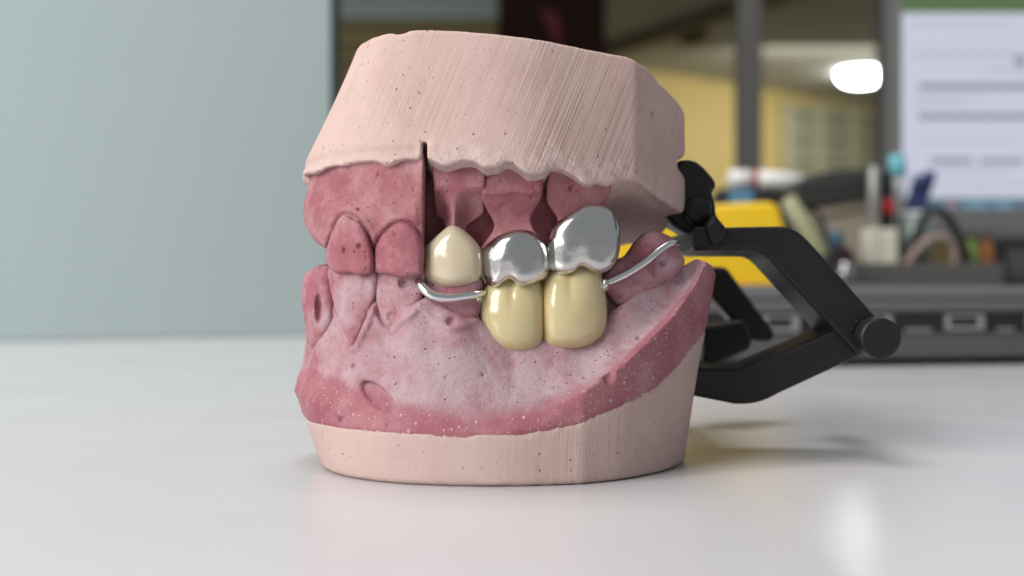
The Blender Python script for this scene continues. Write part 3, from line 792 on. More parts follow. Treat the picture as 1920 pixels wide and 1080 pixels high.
# rough smear of plaster along the lower right lip
sm = np.clip(1-np.abs(g.Z-(zf+2.5))/3.0, 0, 1)*np.clip((g.X+14)/2, 0, 1)*np.clip((20-g.X)/4, 0, 1)
d = d-sm*np.clip(nm+0.1, 0, 1)*0.30-sm*nh*0.1
V, Q = nets(d, g); V = relax(V, Q, 2)
zl = np.interp(V[:, 0], rp[:, 0], rp[:, 2])
chalk = np.clip(1.1-np.abs(V[:, 2]-zl-1.6)/2.6, 0, 1)*np.clip((V[:, 0]+16)/3, 0, 1)+0.5*np.clip(1-(V[:, 2]-zl)/1.6, 0, 1)
mesh_np('plaster_base', V, Q, M['plaster_upper'], upper, {'chalk': np.clip(chalk, 0, 1)})

u1 = Pillow([(644, 402), (633, 412), (623, 432), (616, 452), (612.5, 470), (612, 488), (617, 503), (633, 513), (660, 515), (679, 517), (697, 511), (701, 495), (700, 476), (691, 448), (680, 424), (666, 410), (655, 403)], 212.3, 4.5, 1.1, sx=-0.58, sz=0.05, kx=0.06)
u2 = Pillow([(753, 417), (740, 420), (730, 427), (716, 442), (705, 464), (699, 488), (699, 505), (709, 512), (727, 514), (744, 519), (757, 521), (775, 518), (790, 514), (794, 502), (794, 478), (792, 452), (784, 434), (771, 421)], 208.9, 4.5, 1.1, sx=-0.36, sz=0.05, kx=0.07)

# front block of gum
GB = [(-38.7, 238), (-38.8, 228), (-35.8, 218.5), (-29.2, 211.4), (-22, 207.4), (-14.9, 205.4), (-14.9, 214), (-14.9, 230), (-14.9, 246), (-24, 252), (-34, 248)]
g = Grid((-41, 202, 32), (-13, 254, 57), 0.36)
gp2 = poly2d(round_some(GB, (5, 6, 7, 8), 5), g.x, g.y)[:, :, None]
sil = [(579, 316, 226), (577, 330, 226), (577, 350, 226), (570, 373, 226), (567, 391, 226), (568, 410, 226), (575, 424, 225), (586, 443, 222), (596, 457, 219), (613, 468, 215), (640, 484, 213), (690, 487, 211), (705, 469, 210), (716, 474, 210), (735, 496, 209), (770, 505, 208), (792, 517, 207), (810, 517, 207), (812, 280, 207), (640, 280, 213), (640, 300, 213), (600, 316, 219)]
sp_ = np.array([P(*p)[[0, 2]] for p in sil])
ge = poly2d(sp_, g.x, g.z)[:, None, :]
nl = gnoise(g, 7, 51); nm = gnoise(g, 2.2, 52); nh = gnoise(g, 0.9, 53)
zz = g.Z
infl = 0.9*np.clip((zz-48)/5, 0, 1)-0.5*np.exp(-((zz-45)/3.5)**2)
infl = infl+1.2*np.clip((41-zz)/6, 0, 1)
infl = infl-0.5*np.exp(-((g.X+27.6)/3.0)**2)*np.clip((48-zz)/6, 0, 1)-0.45*np.exp(-((g.X+18.8)/2.6)**2)*np.clip((46-zz)/6, 0, 1)+0.35*np.exp(-((g.X+23.2)/1.3)**2)*np.clip((46-zz)/5, 0, 1)
infl = infl*np.clip((-15.2-g.X)/1.0, 0, 1)
crease = np.zeros(1, np.float32)
for pil in (u1, u2):
    D2 = poly2d(pil.pts, g.x, g.z)[:, None, :]
    crease = crease+0.55*np.exp(-((D2-0.08)/0.27)**2)*np.clip((g.Z-36)/3, 0, 1)-0.35*np.exp(-((D2-0.95)/0.5)**2)*np.clip((g.Z-37)/3, 0, 1)
crease = crease*np.clip((-15.4-g.X)/0.5, 0, 1)*(g.Y < 226)
d = smax(gp2+infl+crease+nl*0.18+nm*0.07+nh*0.03, ge*0.9, 1.0)
for px, py, r in ((705, 336, .30), (735, 366, .28), (682, 366, .25), (700, 350, .2), (663, 361, .32), (672, 394, .32), (775, 356, .3), (745, 337, .2), (710, 327, .25)):
    y = front_y(d, px, py, 203, 232)
    if y is not None: d = smax(d, -ball(g, P(px, py, y), r*1.15), 0.08)
V, Q = nets(d, g); V = relax(V, Q, 1)
dst = 0.12+0.5*np.clip((V[:, 2]-51.0)/3, 0, 1)+0.25*np.clip((-33-V[:, 0])/4, 0, 1)+0.35*np.clip((43-V[:, 2])/5, 0, 1)
mesh_np('gum', V, Q, M['stone_upper'], upper, {'dust': np.clip(dst+0.2*pnoise(V, 3, 2), 0, 1), 'speck': np.zeros(len(V))})

stone_tooth('tooth', u1, upper, M['stone_upper'], 0.05, amp=0.085, holes=((646, 470, .5, (1, .8, 1)), (674, 462, .5, (1, 1, 1)), (665, 472, .28, (1, 1, 1)), (687, 484, .3, (.8, 1, 2)), (687, 505, .3, (1, 1, 1)), (650, 406, .3, (1, 1, 1)), (660, 410, .3, (1, 1, 1))),
            grooves=((P(658, 490, 209)[0], 0.8, 0.3, 34.0, 36.0),))
stone_tooth('tooth', u2, upper, M['stone_upper'], 0.10, amp=0.085, holes=((740, 441, .28, (1, 1, 1)), (708, 475, .28, (1, 1, 1)), (773, 424, .3, (1, 1, 1))))

# palate side behind the dies
g = Grid((-36, 211, 35), (22, 256, 54), 0.6)
pl = catmull([(-34, 222), (-20, 216), (-8, 214.5), (4, 215.5), (12, 219), (17.5, 226), (16, 240), (5, 252), (-20, 254), (-33, 246)], 4, True)
d = smax(poly2d(pl, g.x, g.y)[:, :, None]+gnoise(g, 5, 61)*0.5, np.maximum(g.Z-53, (38.5+0.04*(g.X+10)+0.22*(g.Y-216)-g.Z)), 2.0)
V, Q = nets(d, g); V = relax(V, Q, 2)
mesh_np('palate', V, Q, M['stone_upper'], upper, {'dust': np.full(len(V), 0.1), 'speck': np.zeros(len(V))})

# trimmed dies: a block above, a hollowed neck, a flared margin over the crown
def die(poly, Yc, ht, r, sx, ridge, waist, depth, mat=M['stone_upper'], holes=(), dust=0.1, kz=0.0, sm=4, label=None, rib=None):
    pil = Pillow(poly, Yc, ht, r, sx=sx, smooth=sm)
    def ex(D, g):
        zr_ = P(0, ridge, Yc-ht)[2]; zw = P(0, waist, Yc-ht)[2]
        yc = pil.Yc+pil.sx*(g.X-pil.xc)
        s = (zr_+0.05*(g.X-pil.xc)-g.Z+gnoise(g, 2.5, 71)*0.25)/(zr_-zw)
        inset = depth*(np.sin(np.clip(s, 0, 1)*math.pi/2)**1.2)-depth*0.75*np.clip(s-1, 0, 1)
        inset = inset+0.45*np.clip(s/0.06, 0, 1)*np.clip(2-s, 0, 1)
        if rib is not None: inset = inset*(1-0.8*np.exp(-((g.X-P(rib, 400, 207)[0])/(0.9+1.3*np.clip(1-s, 0, 1)))**2))
        return smax(D, -(g.Y-(yc-pil.ht+inset)), 0.35)
    return stone_tooth('die', pil, upper, mat, dust, amp=0.05, holes=holes, extra=ex, label=label, speck=0.12)
die([(814, 300), (860, 296), (899, 300), (909, 330), (907, 372), (905, 398), (886, 412), (872, 424), (872, 440), (833, 440), (833, 424), (824, 405), (815, 398), (813, 350)], 213.0, 5.6, 0.7, -0.06, 352, 405, 3.6, rib=850, holes=((819, 318, .25, (1, 1, 1)), (883, 308, .22, (1, 1, 1))), dust=0.15)
die([(946, 296), (968, 296), (990, 312), (1018, 326), (1018, 345), (1015, 368), (1001, 394), (996, 410), (1000, 425), (1010, 442), (1018, 470), (905, 472), (907, 456), (921, 436), (926, 420), (920, 404), (910, 386), (903, 369), (904, 356), (912, 332), (935, 318)], 213.6, 5.6, 0.7, 0.05, 362, 424, 3.0,
    holes=((961, 317, .3, (1, 1, 1)), (940, 338, .28, (1, 1, 1)), (1002, 349, .28, (1, 1, 1)), (1005, 358, .28, (1, 1, 1)), (943, 385, .3, (1, 1, 1)), (997, 371, .28, (1, 1, 1))), dust=0.05)
die([(1030, 306), (1060, 306), (1100, 320), (1128, 333), (1146, 348), (1142, 368), (1132, 384), (1134, 400), (1140, 440), (1040, 440), (1047, 412), (1040, 398), (1026, 376), (1025, 350), (1028, 330)], 216.0, 5.6, 0.8, 0.22, 345, 408, 2.4,
    holes=((1045, 328, .25, (1, 1, 1)), (1070, 351, .55, (.8, 1, 1.3))), dust=0.05)

# ------------------------------------------------------------------ crowns on the upper dies
def crown_thing(name, label, pil, mat, base, field=None, attr=None, h=0.22):
    global g
    lo, hi = pil.bounds(); g = Grid(lo, hi, h); D = pil.sdf(g)
    if field is not None: D = field(D, g, pil)
    V, Q = nets(D, g); V = relax(V, Q, 3)
    b = np.array(((V[:, 0].min()+V[:, 0].max())/2, pil.Yc, V[:, 2].max()))
    r = thing(name, label, 'dental crown', b)
    mesh_np('crown_shell', V, Q, mat, r)
    return r
cc = Pillow([(847, 426), (836, 431), (815, 449), (800, 464), (797, 486), (795, 508), (799, 520), (811, 528), (832, 534), (858, 534), (884, 528), (898, 518), (902, 500), (900, 474), (891, 456), (877, 441), (860, 429)], 210.2, 5.2, 1.5, sx=-0.10, kx=0.075, sz=0.05, kz=0.03)
crown_thing('tooth_cap', 'single cream ceramic crown on the upper cast, beside the sawn slot', cc, M['ceramic_upper'], None,
            lambda D, g, p: D-0.30+gnoise(g, 2.6, 81)*0.08-0.1*np.exp(-((g.X-p.xc)/1.6)**2))
def metal_field(xg, zlow, yfl):
    def f(D, g, pil):
        gr = np.exp(-((g.X-xg)/1.15)**2)*np.clip((zlow+5.5-g.Z)/5.0, 0, 1)
        D = D-0.22+0.22*gr-0.16*(np.exp(-((g.X-xg-2.8)/1.6)**2)+np.exp(-((g.X-xg+2.8)/1.6)**2))*np.clip((zlow+5-g.Z)/5, 0, 1)
        return D+gnoise(g, 1.5, 91)*0.035+gnoise(g, 3.0, 92)*0.05
    return f
m1 = Pillow([(911, 464), (926, 450), (946, 439), (967, 433), (988, 434), (1004, 441), (1018, 454), (1027, 468), (1030, 488), (1030, 506), (1024, 519), (1008, 527), (990, 532), (978, 533.5), (966, 529), (955, 524), (943, 529), (932, 535), (921, 533), (913, 522), (904, 500), (902, 478)], 210.6, 5.8, 1.5, sx=0.06, kx=0.085, kz=0.02)
crown_thing('tooth_cap', 'smaller silver metal crown, between the cream crown and the larger metal one', m1, M['metal'], None, metal_field(P(955, 525, 206)[0], 33.5, 4.9))
m2 = Pillow([(1040, 426), (1060, 409), (1083, 394), (1108, 386), (1130, 388), (1146, 399), (1156, 419), (1160, 441), (1159, 467), (1153, 488), (1141, 502), (1124, 508), (1108, 504), (1089, 499), (1075, 507), (1054, 512), (1039, 509), (1031, 500), (1028, 482), (1030, 455), (1034, 440)], 212.6, 6.0, 1.6, sx=0.16, kx=0.06, kz=0.012, grow=0.12)
crown_thing('tooth_cap', 'larger silver metal crown at the back of the upper cast, above the ceramic pair', m2, M['metal'], None, metal_field(P(1090, 500, 209)[0], 35.8, 5.0))

# ------------------------------------------------------------------ articulator
art = thing('articulator', 'black plastic hinge articulator with two bent arms behind the pink casts', 'articulator', (50, 245, 12))
def arm(name, front, Y0, back, Y1, bv=0.7, sk=0.0):
    f = [P(x, y, Y0) for x, y in front]; b = [P(x, y, Y0) for x, y in back]
    for p in b: p[1] = Y1
    return bm_obj(name, prism(f, b, bv, 2), M['black'], art, False)
def arc(p, n=4):
    return [tuple(q) for q in catmull(p, n)]
YA = 234.0
ub_o = [(1300, 426), (1364, 426)]+arc([(1462, 424), (1484, 428), (1504, 439), (1529, 465)], 4)+[(1655, 607)]
ub_i = [(1610, 668)]+arc([(1441, 484), (1430, 475), (1418, 470), (1402, 469)], 4)+[(1300, 469)]
front = ub_o+ub_i
back = [(x, y+(9 if k >= len(ub_o) else 0)) for k, (x, y) in enumerate(front)]
arm('upper_arm', front, YA, back, YA+15)
lb_ = [(1278, 690), (1384, 690)]+arc([(1398, 689), (1410, 684), (1424, 678)], 3)+[(1556, 622), (1640, 590), (1650, 648), (1603, 672)]+arc([(1462, 737), (1436, 750), (1408, 757), (1380, 758)], 4)+[(1278, 738)]
arm('lower_arm', lb_, YA+1.5, lb_, YA+16)
# hinge pin and knob
hc = P(1645, 633, YA-4)
V, Fc = lathe([(3.4, -4.5), (3.75, -4.2), (3.8, -3.9), (3.8, 0.2), (3.6, 0.6), (2.4, 0.7), (2.4, 40.0)], 40)
R_ = np.array([[1, 0, 0], [0, 0, 1], [0, -1, 0]], float)
Vk = np.stack((V[:, 0], V[:, 2], -V[:, 1]), 1)
mesh_from('hinge_pin', Vk+hc+np.array((0, 2.0, 0)), Fc, M['black'], art, False)
for px, py in ((1606, 604), (1597, 618)):
    V, Fc = lathe([(0.42, 0), (0.42, 0.5), (0.30, 0.62), (0.1, 0.62)], 14)
    mesh_from('rivet', np.stack((V[:, 0], -V[:, 2], V[:, 1]), 1)+P(px, py, YA-0.1), Fc, M['black'], art, False)
for px, py, a in ((1424, 454, .5), (1431, 456, .3), (1440, 454, .45), (1490, 672, .5), (1500, 668, .35)):
    c_ = P(px, py, YA if py < 500 else YA+1.5)
    bm = bmesh.new(); add_box(bm, c_-np.array((a, 0.14, a*0.8)), c_+np.array((a, 0.1, a*0.8))); bevel(bm, 0.08)
    bm_obj('moulded_mark', bm, M['black'], art)
# far side of the frame
fa = [(1330, 500), (1362, 500), (1452, 622), (1454, 634), (1444, 642), (1410, 640), (1396, 628), (1318, 540)]
arm('far_arm', fa, 292, fa, 302, 1.0)
fb = [(1318, 612), (1396, 600), (1412, 640), (1408, 655), (1330, 690), (1318, 690)]
arm('far_arm', fb, 284, fb, 294, 1.0)
bar_ = [(1100, 425), (1230, 425), (1372, 500), (1362, 520), (1100, 470)]
# cross bar behind the casts joining both sides, upper and lower
c_a, c_b = P(1330, 448, YA+8), P(1330, 520, 292)
bm = bmesh.new(); add_box(bm, (c_a[0]-4, YA+14, c_a[2]-2.2), (c_a[0]+4, 294, c_a[2]+1.5)); bevel(bm, 0.6)
bm_obj('cross_bar', bm, M['black'], art)
c_a = P(1330, 712, YA+8)
bm = bmesh.new(); add_box(bm, (c_a[0]-4, YA+15, c_a[2]-2.2), (c_a[0]+4, 288, c_a[2]+1.8)); bevel(bm, 0.6)
bm_obj('cross_bar', bm, M['black'], art)
# the mounting lug sunk in the back of the upper plaster
lug = [(1250, 330), (1262, 308), (1276, 300), (1293, 298.5), (1307, 303), (1320, 313), (1336, 331), (1347, 348), (1332, 361), (1339, 372), (1343, 388), (1342, 402), (1352, 414), (1366, 431), (1358, 452), (1345, 463), (1333, 466), (1318, 455), (1303, 442), (1283, 437), (1262, 424), (1249, 411)]
arm('mounting_lug', lug, 238.5, [(1285+(x-1285)*0.97, 375+(y-375)*0.97) for x, y in lug], 250, 1.0)
lug2 = [(1290, 372), (1318, 366), (1338, 380), (1336, 402), (1320, 420), (1296, 424), (1280, 402)]
arm('lug_boss', lug2, 236.4, lug2, 243, 1.2)
clip = [(1322, 424), (1340, 401), (1366, 431), (1356, 452), (1336, 464)]
arm('lug_clip', clip, 232.6, clip, 239, 0.8)

# ------------------------------------------------------------------ things at the back of the desk
def col(name, c, rough=0.5, metal=0.0, var=0.06, **k):
    if name not in M: M[name] = simple(name, c, rough, metal, var, 0.03, **k)
    return M[name]
# closed laptop seen from its side
lyaw = math.radians(11)
lt = thing('laptop', 'thick closed dark grey laptop lying on the desk, its ports facing forward', 'laptop', (80, 492, 0))
lt_parts = []
def lbox(name, lo, hi, mat, bv=0.0):
    o = box(name, np.array(lo)+root_offset(lt), np.array(hi)+root_offset(lt), mat, lt, bv); return o
dk = col('dark_grey_plastic', (0.09, 0.09, 0.092), 0.45); gy = col('grey_lid_metal', (0.20, 0.20, 0.205), 0.38, 0.4)
sil_ = col('silver_port_metal', (0.45, 0.45, 0.44), 0.35, 0.8); blk = col('matt_black_plastic', (0.012, 0.012, 0.013), 0.6)
lbox('base', (-5, 0, 3.0), (330, 150, 13.5), dk, 1.5)
lbox('port_strip', (-3, 1.6, 13.5), (328, 148, 22.5), blk)
lbox('palm_rest', (-5, -0.5, 22.5), (330, 150, 27.2), col('warm_grey_plastic', (0.125, 0.118, 0.12), 0.5), 1.0)
lbox('lid', (-3, 1, 27.4), (328, 148, 33.4), gy, 1.8)
x = 22
for k, w in enumerate((16, 9, 22, 14, 18, 10, 20, 15, 12, 22, 14, 18)):
    if k % 2 == 0: lbox('port', (x, 0.2, 14.6), (x+w, 6, 21.4), sil_, 0.5)
    else: lbox('vent_frame', (x+1, 0.6, 14.2), (x+w-1, 5, 15.6), sil_, 0.3)
    if k % 2 == 0: lbox('port_opening', (x+2.0, 0.05, 16.2), (x+w-3.5, 2, 20.2), blk)
    x += w+5
for xx in (10, 300):
    for yy in (8, 130): lbox('foot', (xx, yy, 0), (xx+16, yy+8, 3.0), blk, 0.6)
lt.rotation_euler = (0, 0, lyaw)

# yellow case on the laptop
yl = M['yellow'] = simple('bright_yellow_plastic', (0.80, 0.52, 0.012), 0.35, 0, 0.04, 0.02)
lo, hi = px_box(1110, 382, 1474, 536, 560, 40)
yt = thing('plastic_case', 'bright yellow plastic case lying on the laptop behind the casts', 'case', ((lo[0]+hi[0])/2, 580, lo[2]))
q = [(1110, 392), (1300, 386), (1400, 379), (1448, 378), (1462, 386), (1474, 430), (1478, 480), (1474, 538), (1110, 538)]
bm_obj('case_body', prism([P(x, y, 560) for x, y in q], [P(x, y, 560)+np.array((0, 42, 0)) for x, y in q], 2.5, 3), yl, yt)
q = [(1340, 535), (1350, 538), (1470, 538), (1473, 541), (1338, 541)]
bm_obj('case_rim', prism([P(x, y, 558) for x, y in ((1110, 530), (1476, 530), (1476, 542), (1110, 542))], [P(x, y, 558)+np.array((0, 46, 0)) for x, y in ((1110, 530), (1476, 530), (1476, 542), (1110, 542))], 1.0), col('orange_yellow_rim', (0.50, 0.26, 0.03), 0.4), yt)

TOPZ = 33.6
def on_desk_box(name, x0, y0, x1, y1, Y, depth, mat, label, cat, bv=1.5, part='body'):
    lo, hi = px_box(x0, y0, x1, y1, Y, depth)
    t = thing(name, label, cat, ((lo[0]+hi[0])/2, Y+depth/2, lo[2]))
    box(part, lo, hi, mat, t, bv); return t, lo, hi

# grey shelf tray that carries the clutter, behind the laptop
tray = thing('desk_tray', 'dark tray behind the laptop carrying pens, boxes and tubes', 'tray', (P(1560, 0, 820)[0], 870, 0))
a, b_ = P(1330, 540, 790), P(1800, 500, 790)
box('tray_floor', (a[0], 722, 34), (b_[0], 862, 46), col('dark_brown_board', (0.075, 0.062, 0.058), 0.6), tray, 0.8)
for x in (a[0]+2, b_[0]-8):
    for y in (726, 850): box('tray_leg', (x, y, 0), (x+6, y+8, 33.9), blk, tray)
box('tray_rim', (a[0], 719.5, 34), (b_[0], 721.8, 47), col('mid_grey_plastic', (0.10, 0.098, 0.095), 0.5), tray, 0.5)

# white tube with a red band, on a dark box with a blue label
wt_ = thing('white_tube', 'white tube with a red band lying on the dark box', 'tube', P(1430, 335, 860))
ax0, ax1 = P(1366, 333, 860), P(1425, 335, 860); rad = 16/F*860
def hcyl(name, p0, p1, r, mat, parent, n=20, taper=1.0):
    V, Q = tube_mesh([p0, p0+(p1-p0)*0.03, p0+(p1-p0)*0.5, p1-(p1-p0)*0.03, p1], [r*0.85, r, r, r*taper, r*taper*0.8], n)
    return mesh_from(name, V, Q, mat, parent)
wh = col('white_plastic', (0.80, 0.80, 0.78), 0.35); rd = col('red_plastic', (0.50, 0.02, 0.03), 0.35)
hcyl('cap', P(1366, 334, 860), P(1411, 335, 860), rad, wh, wt_); hcyl('band', P(1411, 335, 860), P(1420, 335, 860), rad*0.98, rd, wt_); hcyl('tube_body', P(1420, 335, 860), P(1502, 340, 860), rad, wh, wt_, 20, 0.8)
dkb, lo, hi = on_desk_box('dark_box', 1352, 352, 1492, 538, 850, 40, blk, 'dark box with a blue label under the white tube', 'box')
lo2, hi2 = px_box(1368, 354, 1412, 384, 848, 1.8); box('label_sticker', lo2, hi2, col('blue_print', (0.10, 0.25, 0.36), 0.5), dkb)
# beige box with a slanted lid, black domed lid on top
bg_ = col('beige_card', (0.34, 0.30, 0.235), 0.7); dcol = col('charcoal_plastic', (0.035, 0.037, 0.034), 0.5)
bb_ = thing('beige_box', 'beige box with a slanting front beside the cream carton', 'box', P(1570, 500, 800))
def pbox(name, pts, Y, dep, mat, parent, bv=1.0): return bm_obj(name, prism([P(x, y, Y) for x, y in pts], [P(x, y, Y)+np.array((0, dep, 0)) for x, y in pts], bv), mat, parent)
pbox('box_body', [(1500, 396), (1560, 385), (1628, 372), (1634, 497), (1560, 497), (1530, 450)], 800, 50, bg_, bb_)
pbox('box_flap', [(1535, 402), (1628, 384), (1628, 392), (1537, 410)], 797, 3.5, col('brown_card', (0.20, 0.16, 0.11), 0.7), bb_, 0.4)
bd = thing('camera_case', 'black case with a rounded top resting on the beige box', 'case', P(1560, 380, 795))
pbox('case_shell', [(1486, 352)]+arc([(1500, 338), (1520, 328), (1555, 320), (1600, 316), (1636, 315)], 3)+[(1638, 370), (1560, 382), (1510, 386), (1490, 376)], 794, 48, dcol, bd, 2.0)
pbox('case_seam', [(1490, 356), (1637, 344), (1637, 347), (1490, 360)], 792.5, 2, blk, bd, 0.3)
# grey upright tube, black switch box with red knob, cream carton
gt = thing('metal_tube', 'grey metal tube standing upright beside the black switch box', 'tube', P(1639, 497, 780))
V, Q = tube_mesh([P(1639, 497, 775), P(1639, 318, 775), P(1639, 312, 775)], [4.0, 4.0, 3.3], 20); mesh_from('tube_wall', V, Q, col('brushed_grey_metal', (0.33, 0.33, 0.32), 0.4, 0.6), gt)
V, Q = tube_mesh([P(1639, 311.5, 775), P(1639, 305, 775)], [3.0, 2.8], 16); mesh_from('plug', V, Q, blk, gt)
sb, lo, hi = on_desk_box('switch_box', 1646, 322, 1675, 497, 784, 26, blk, 'black upright switch box with a round red knob', 'switch box')
V, Fc = lathe([(4.6, 0), (5.0, 0.8), (4.9, 3.0), (3.8, 4.0)], 24); V = np.stack((V[:, 0], -V[:, 2], V[:, 1]), 1); mesh_from('knob', V+P(1662, 388, 783.8), Fc, M['red_plastic'], sb)
cr, lo, hi = on_desk_box('cream_carton', 1628, 428, 1684, 497, 760, 18, col('cream_card', (0.66, 0.65, 0.53), 0.6), 'small cream carton in front of the black switch box', 'carton', 1.0)
lo2, hi2 = px_box(1645, 428, 1647, 496, 759.4, 0.55); box('fold_line', lo2, hi2, bg_, cr)
# dark brown pouch, steel ball knob
pch = thing('brown_pouch', 'dark brown pouch lying beside the beige box', 'pouch', P(1575, 520, 740))
pbox('pouch_body', [(1536, 466), (1550, 461), (1592, 460), (1602, 474), (1608, 500), (1604, 534), (1540, 536)], 745, 22, col('brown_leather', (0.045, 0.022, 0.022), 0.6), pch, 2.5)
pbox('pouch_flap', [(1538, 467), (1594, 463), (1600, 480), (1540, 486)], 743, 1.8, M['brown_leather'], pch, 0.5)
stl = thing('steel_knob', 'small shiny steel knob beside the brown pouch', 'knob', P(1584, 524, 700))
V, Fc = lathe([(1.5, -7), (2.0, -5), (5.2, -2.5), (6.2, 0), (5.2, 3.2), (2.8, 5), (0.6, 5.6)], 24); mesh_from('knob_head', V*np.array((0.8, .8, 1.3))+P(1584, 514, 690), Fc, col('polished_steel', (0.5, 0.5, 0.5), 0.25, 0.9), stl)
V, Fc = lathe([(2.2, 0), (2.2, 2.5)], 16); mesh_from('knob_foot', V+np.array((P(1584, 514, 690)[0], 690, TOPZ-0.2)), Fc, blk, stl)
# dark wire basket; its edge highlight is modelled as a pale green tube
bk = thing('wire_basket', 'dark wire mesh basket leaning behind the yellow case', 'basket', P(1500, 500, 690))
wirem = col('dark_wire', (0.03, 0.03, 0.028), 0.5, 0.5)
for k in range(7):
    o_ = k*14
    p = [P(1430+o_, 372+o_*0.3, 690+k), P(1470+o_*0.9, 430+o_*.2, 690+k), P(1520+o_*0.7, 530, 690+k)]
    V, Q = tube_mesh(catmull(p, 3), 0.5, 6); mesh_from('wire', V, Q, wirem, bk)
for k in range(8):
    p = [P(1432+k*11, 378+k*20, 691), P(1478+k*10, 382+k*19, 691.5), P(1528+k*8, 400+k*17, 700)]
    V, Q = tube_mesh(catmull(p, 3), 0.5, 6); mesh_from('wire', V, Q, wirem, bk)
V, Q = tube_mesh(catmull([P(1425, 370, 690), P(1480, 372, 692), P(1535, 402, 702), P(1565, 500, 704)], 4), 1.3, 8); mesh_from('rim', V, Q, wirem, bk)
pn = thing('highlight_tube', 'pale green tube standing in for the highlight on the wire basket edge', 'tube', P(1530, 460, 684))
hcyl('tube_body', P(1476, 372, 684), P(1544, 478, 684), 4.6, col('pale_green_highlight', (0.40, 0.40, 0.24), 0.4), pn); hcyl('tube_cap', P(1544, 478, 684), P(1556, 498, 684), 4.0, dcol, pn)
bs = thing('blue_cap', 'small dull blue cap among the clutter beside the brown pouch', 'cap', P(1560, 448, 730))
V, Fc = lathe([(4, 0), (5, 1), (5, 9), (4.2, 10)], 20); mesh_from('cap_wall', V+P(1566, 466, 748), Fc, col('dull_blue_plastic', (0.05, 0.12, 0.18), 0.5), bs)
V, Fc = lathe([(3.2, 10.05), (3.2, 10.6)], 20); mesh_from('cap_top', V+P(1566, 466, 748), Fc, M['dull_blue_plastic'], bs)
# dark blue pens and a cyan one, in front of the screen
nv = col('navy_plastic', (0.012, 0.022, 0.11), 0.4); cy = col('cyan_plastic', (0.16, 0.48, 0.56), 0.4)
for p0, p1, lab in (((1694, 428), (1726, 330), 'navy blue pen leaning left of the others before the screen'), ((1714, 430), (1745, 322), 'navy blue pen leaning right, against the lower screen edge')):
    t_ = thing('pen', lab, 'pen', P(p0[0], p0[1], 800), 'navy pens before the screen')
    a, b_ = P(*p0, 800), P(*p1, 800); hcyl('barrel', a, a+(b_-a)*0.7, 3.6, nv, t_); hcyl('pen_cap', a+(b_-a)*0.7, b_, 4.0, nv, t_)
t_ = thing('cyan_pen', 'cyan capped marker standing at the left edge of the screen', 'pen', P(1682, 400, 815))
a, b_ = P(1690, 430, 812), P(1681, 290, 812); hcyl('barrel', a, a+(b_-a)*0.7, 3.6, wh, t_); hcyl('pen_cap', a+(b_-a)*0.7, b_, 5.4, cy, t_)
# round glass and black curved cable stand
gl = thing('grey_cup', 'pale grey green round cup behind the cream carton', 'cup', P(1713, 500, 790))
V, Fc = lathe([(7, 0), (9, 2), (10.5, 18), (11, 33), (10.4, 33.4), (9.8, 18), (8, 3), (0.5, 2.5)], 28); base = P(1716, 497, 800); base[2] = 47
mesh_from('cup_wall', V+base, Fc, col('grey_green_glass', (0.24, 0.29, 0.27), 0.3), gl)
V, Q = tube_mesh([base+np.array((9.5*math.cos(a), 9.5*math.sin(a), 34.0)) for a in np.linspace(0, 6.1, 16)], 0.9, 8); mesh_from('cup_rim', V, Q, wh, gl)
ar = thing('curved_stand', 'dark curved wire stand arching in front of the monitor', 'stand', P(1770, 530, 770))
for s_ in (0, 9):
    V, Q = tube_mesh(catmull([P(1700+s_, 530, 770), P(1712+s_, 450, 771), P(1738+s_, 396, 772), P(1766+s_, 400, 773), P(1796+s_, 450, 774), P(1826+s_, 535, 775)], 6), 1.7, 8); mesh_from('hoop', V, Q, blk, ar)
for k in range(9):
    V, Q = tube_mesh([P(1712+k*12, 530, 772), P(1722+k*9, 425+abs(k-4)*9, 772)], 0.5, 6); mesh_from('wire', V, Q, wirem, ar)
cbl = thing('cable', 'loop of pinkish beige cable lying over the dark stand', 'cable', P(1730, 500, 762))
V, Q = tube_mesh(catmull([P(1690, 512, 762), P(1712, 478, 762), P(1742, 450, 763), P(1770, 446, 764), P(1790, 470, 766), P(1782, 528, 768)], 6), 2.6, 10); mesh_from('cable_sheath', V, Q, col('beige_rubber', (0.30, 0.22, 0.19), 0.6), cbl)
V, Q = tube_mesh([P(1690, 512, 762), P(1684, 521, 762)], [3.4, 3.0], 10); mesh_from('plug', V, Q, blk, cbl)
# green and orange bottles right of the stand
for x, c, nm, lab in ((1822, (0.20, 0.30, 0.06), 'green_bottle', 'green bottle with a pale label under the monitor'), (1850, (0.30, 0.10, 0.025), 'orange_bottle', 'orange brown bottle under the monitor, beside the green one')):
    bt = thing(nm, lab, 'bottle', P(x, 536, 880)); b0 = P(x, 536, 880); b0[2] = TOPZ-0.4
    V, Fc = lathe([(4.6, 0), (5.2, 1), (5.2, 25), (4.4, 29), (2.6, 32), (2.6, 35)], 24); mesh_from('bottle_body', V+b0, Fc, col(nm+'_plastic', c, 0.35), bt)
    V, Fc = lathe([(3.0, 35), (3.0, 39), (2.6, 39.6)], 20); mesh_from('bottle_cap', V+b0, Fc, dcol, bt)
    if nm == 'green_bottle':
        V, Fc = lathe([(5.32, 2), (5.35, 2.1), (5.35, 13), (5.32, 13.1)], 24); mesh_from('bottle_label', V+b0, Fc, col('pale_green_label', (0.46, 0.50, 0.30), 0.5), bt)
box_t = box('bottle_shelf', (P(1795, 0, 870)[0], 868, 28.5), (P(2100, 0, 870)[0], 912, 33.1), blk, None, 0.6)
tag(box_t, 'low black shelf carrying the green and orange bottles', 'shelf')
sk = bmesh.new()

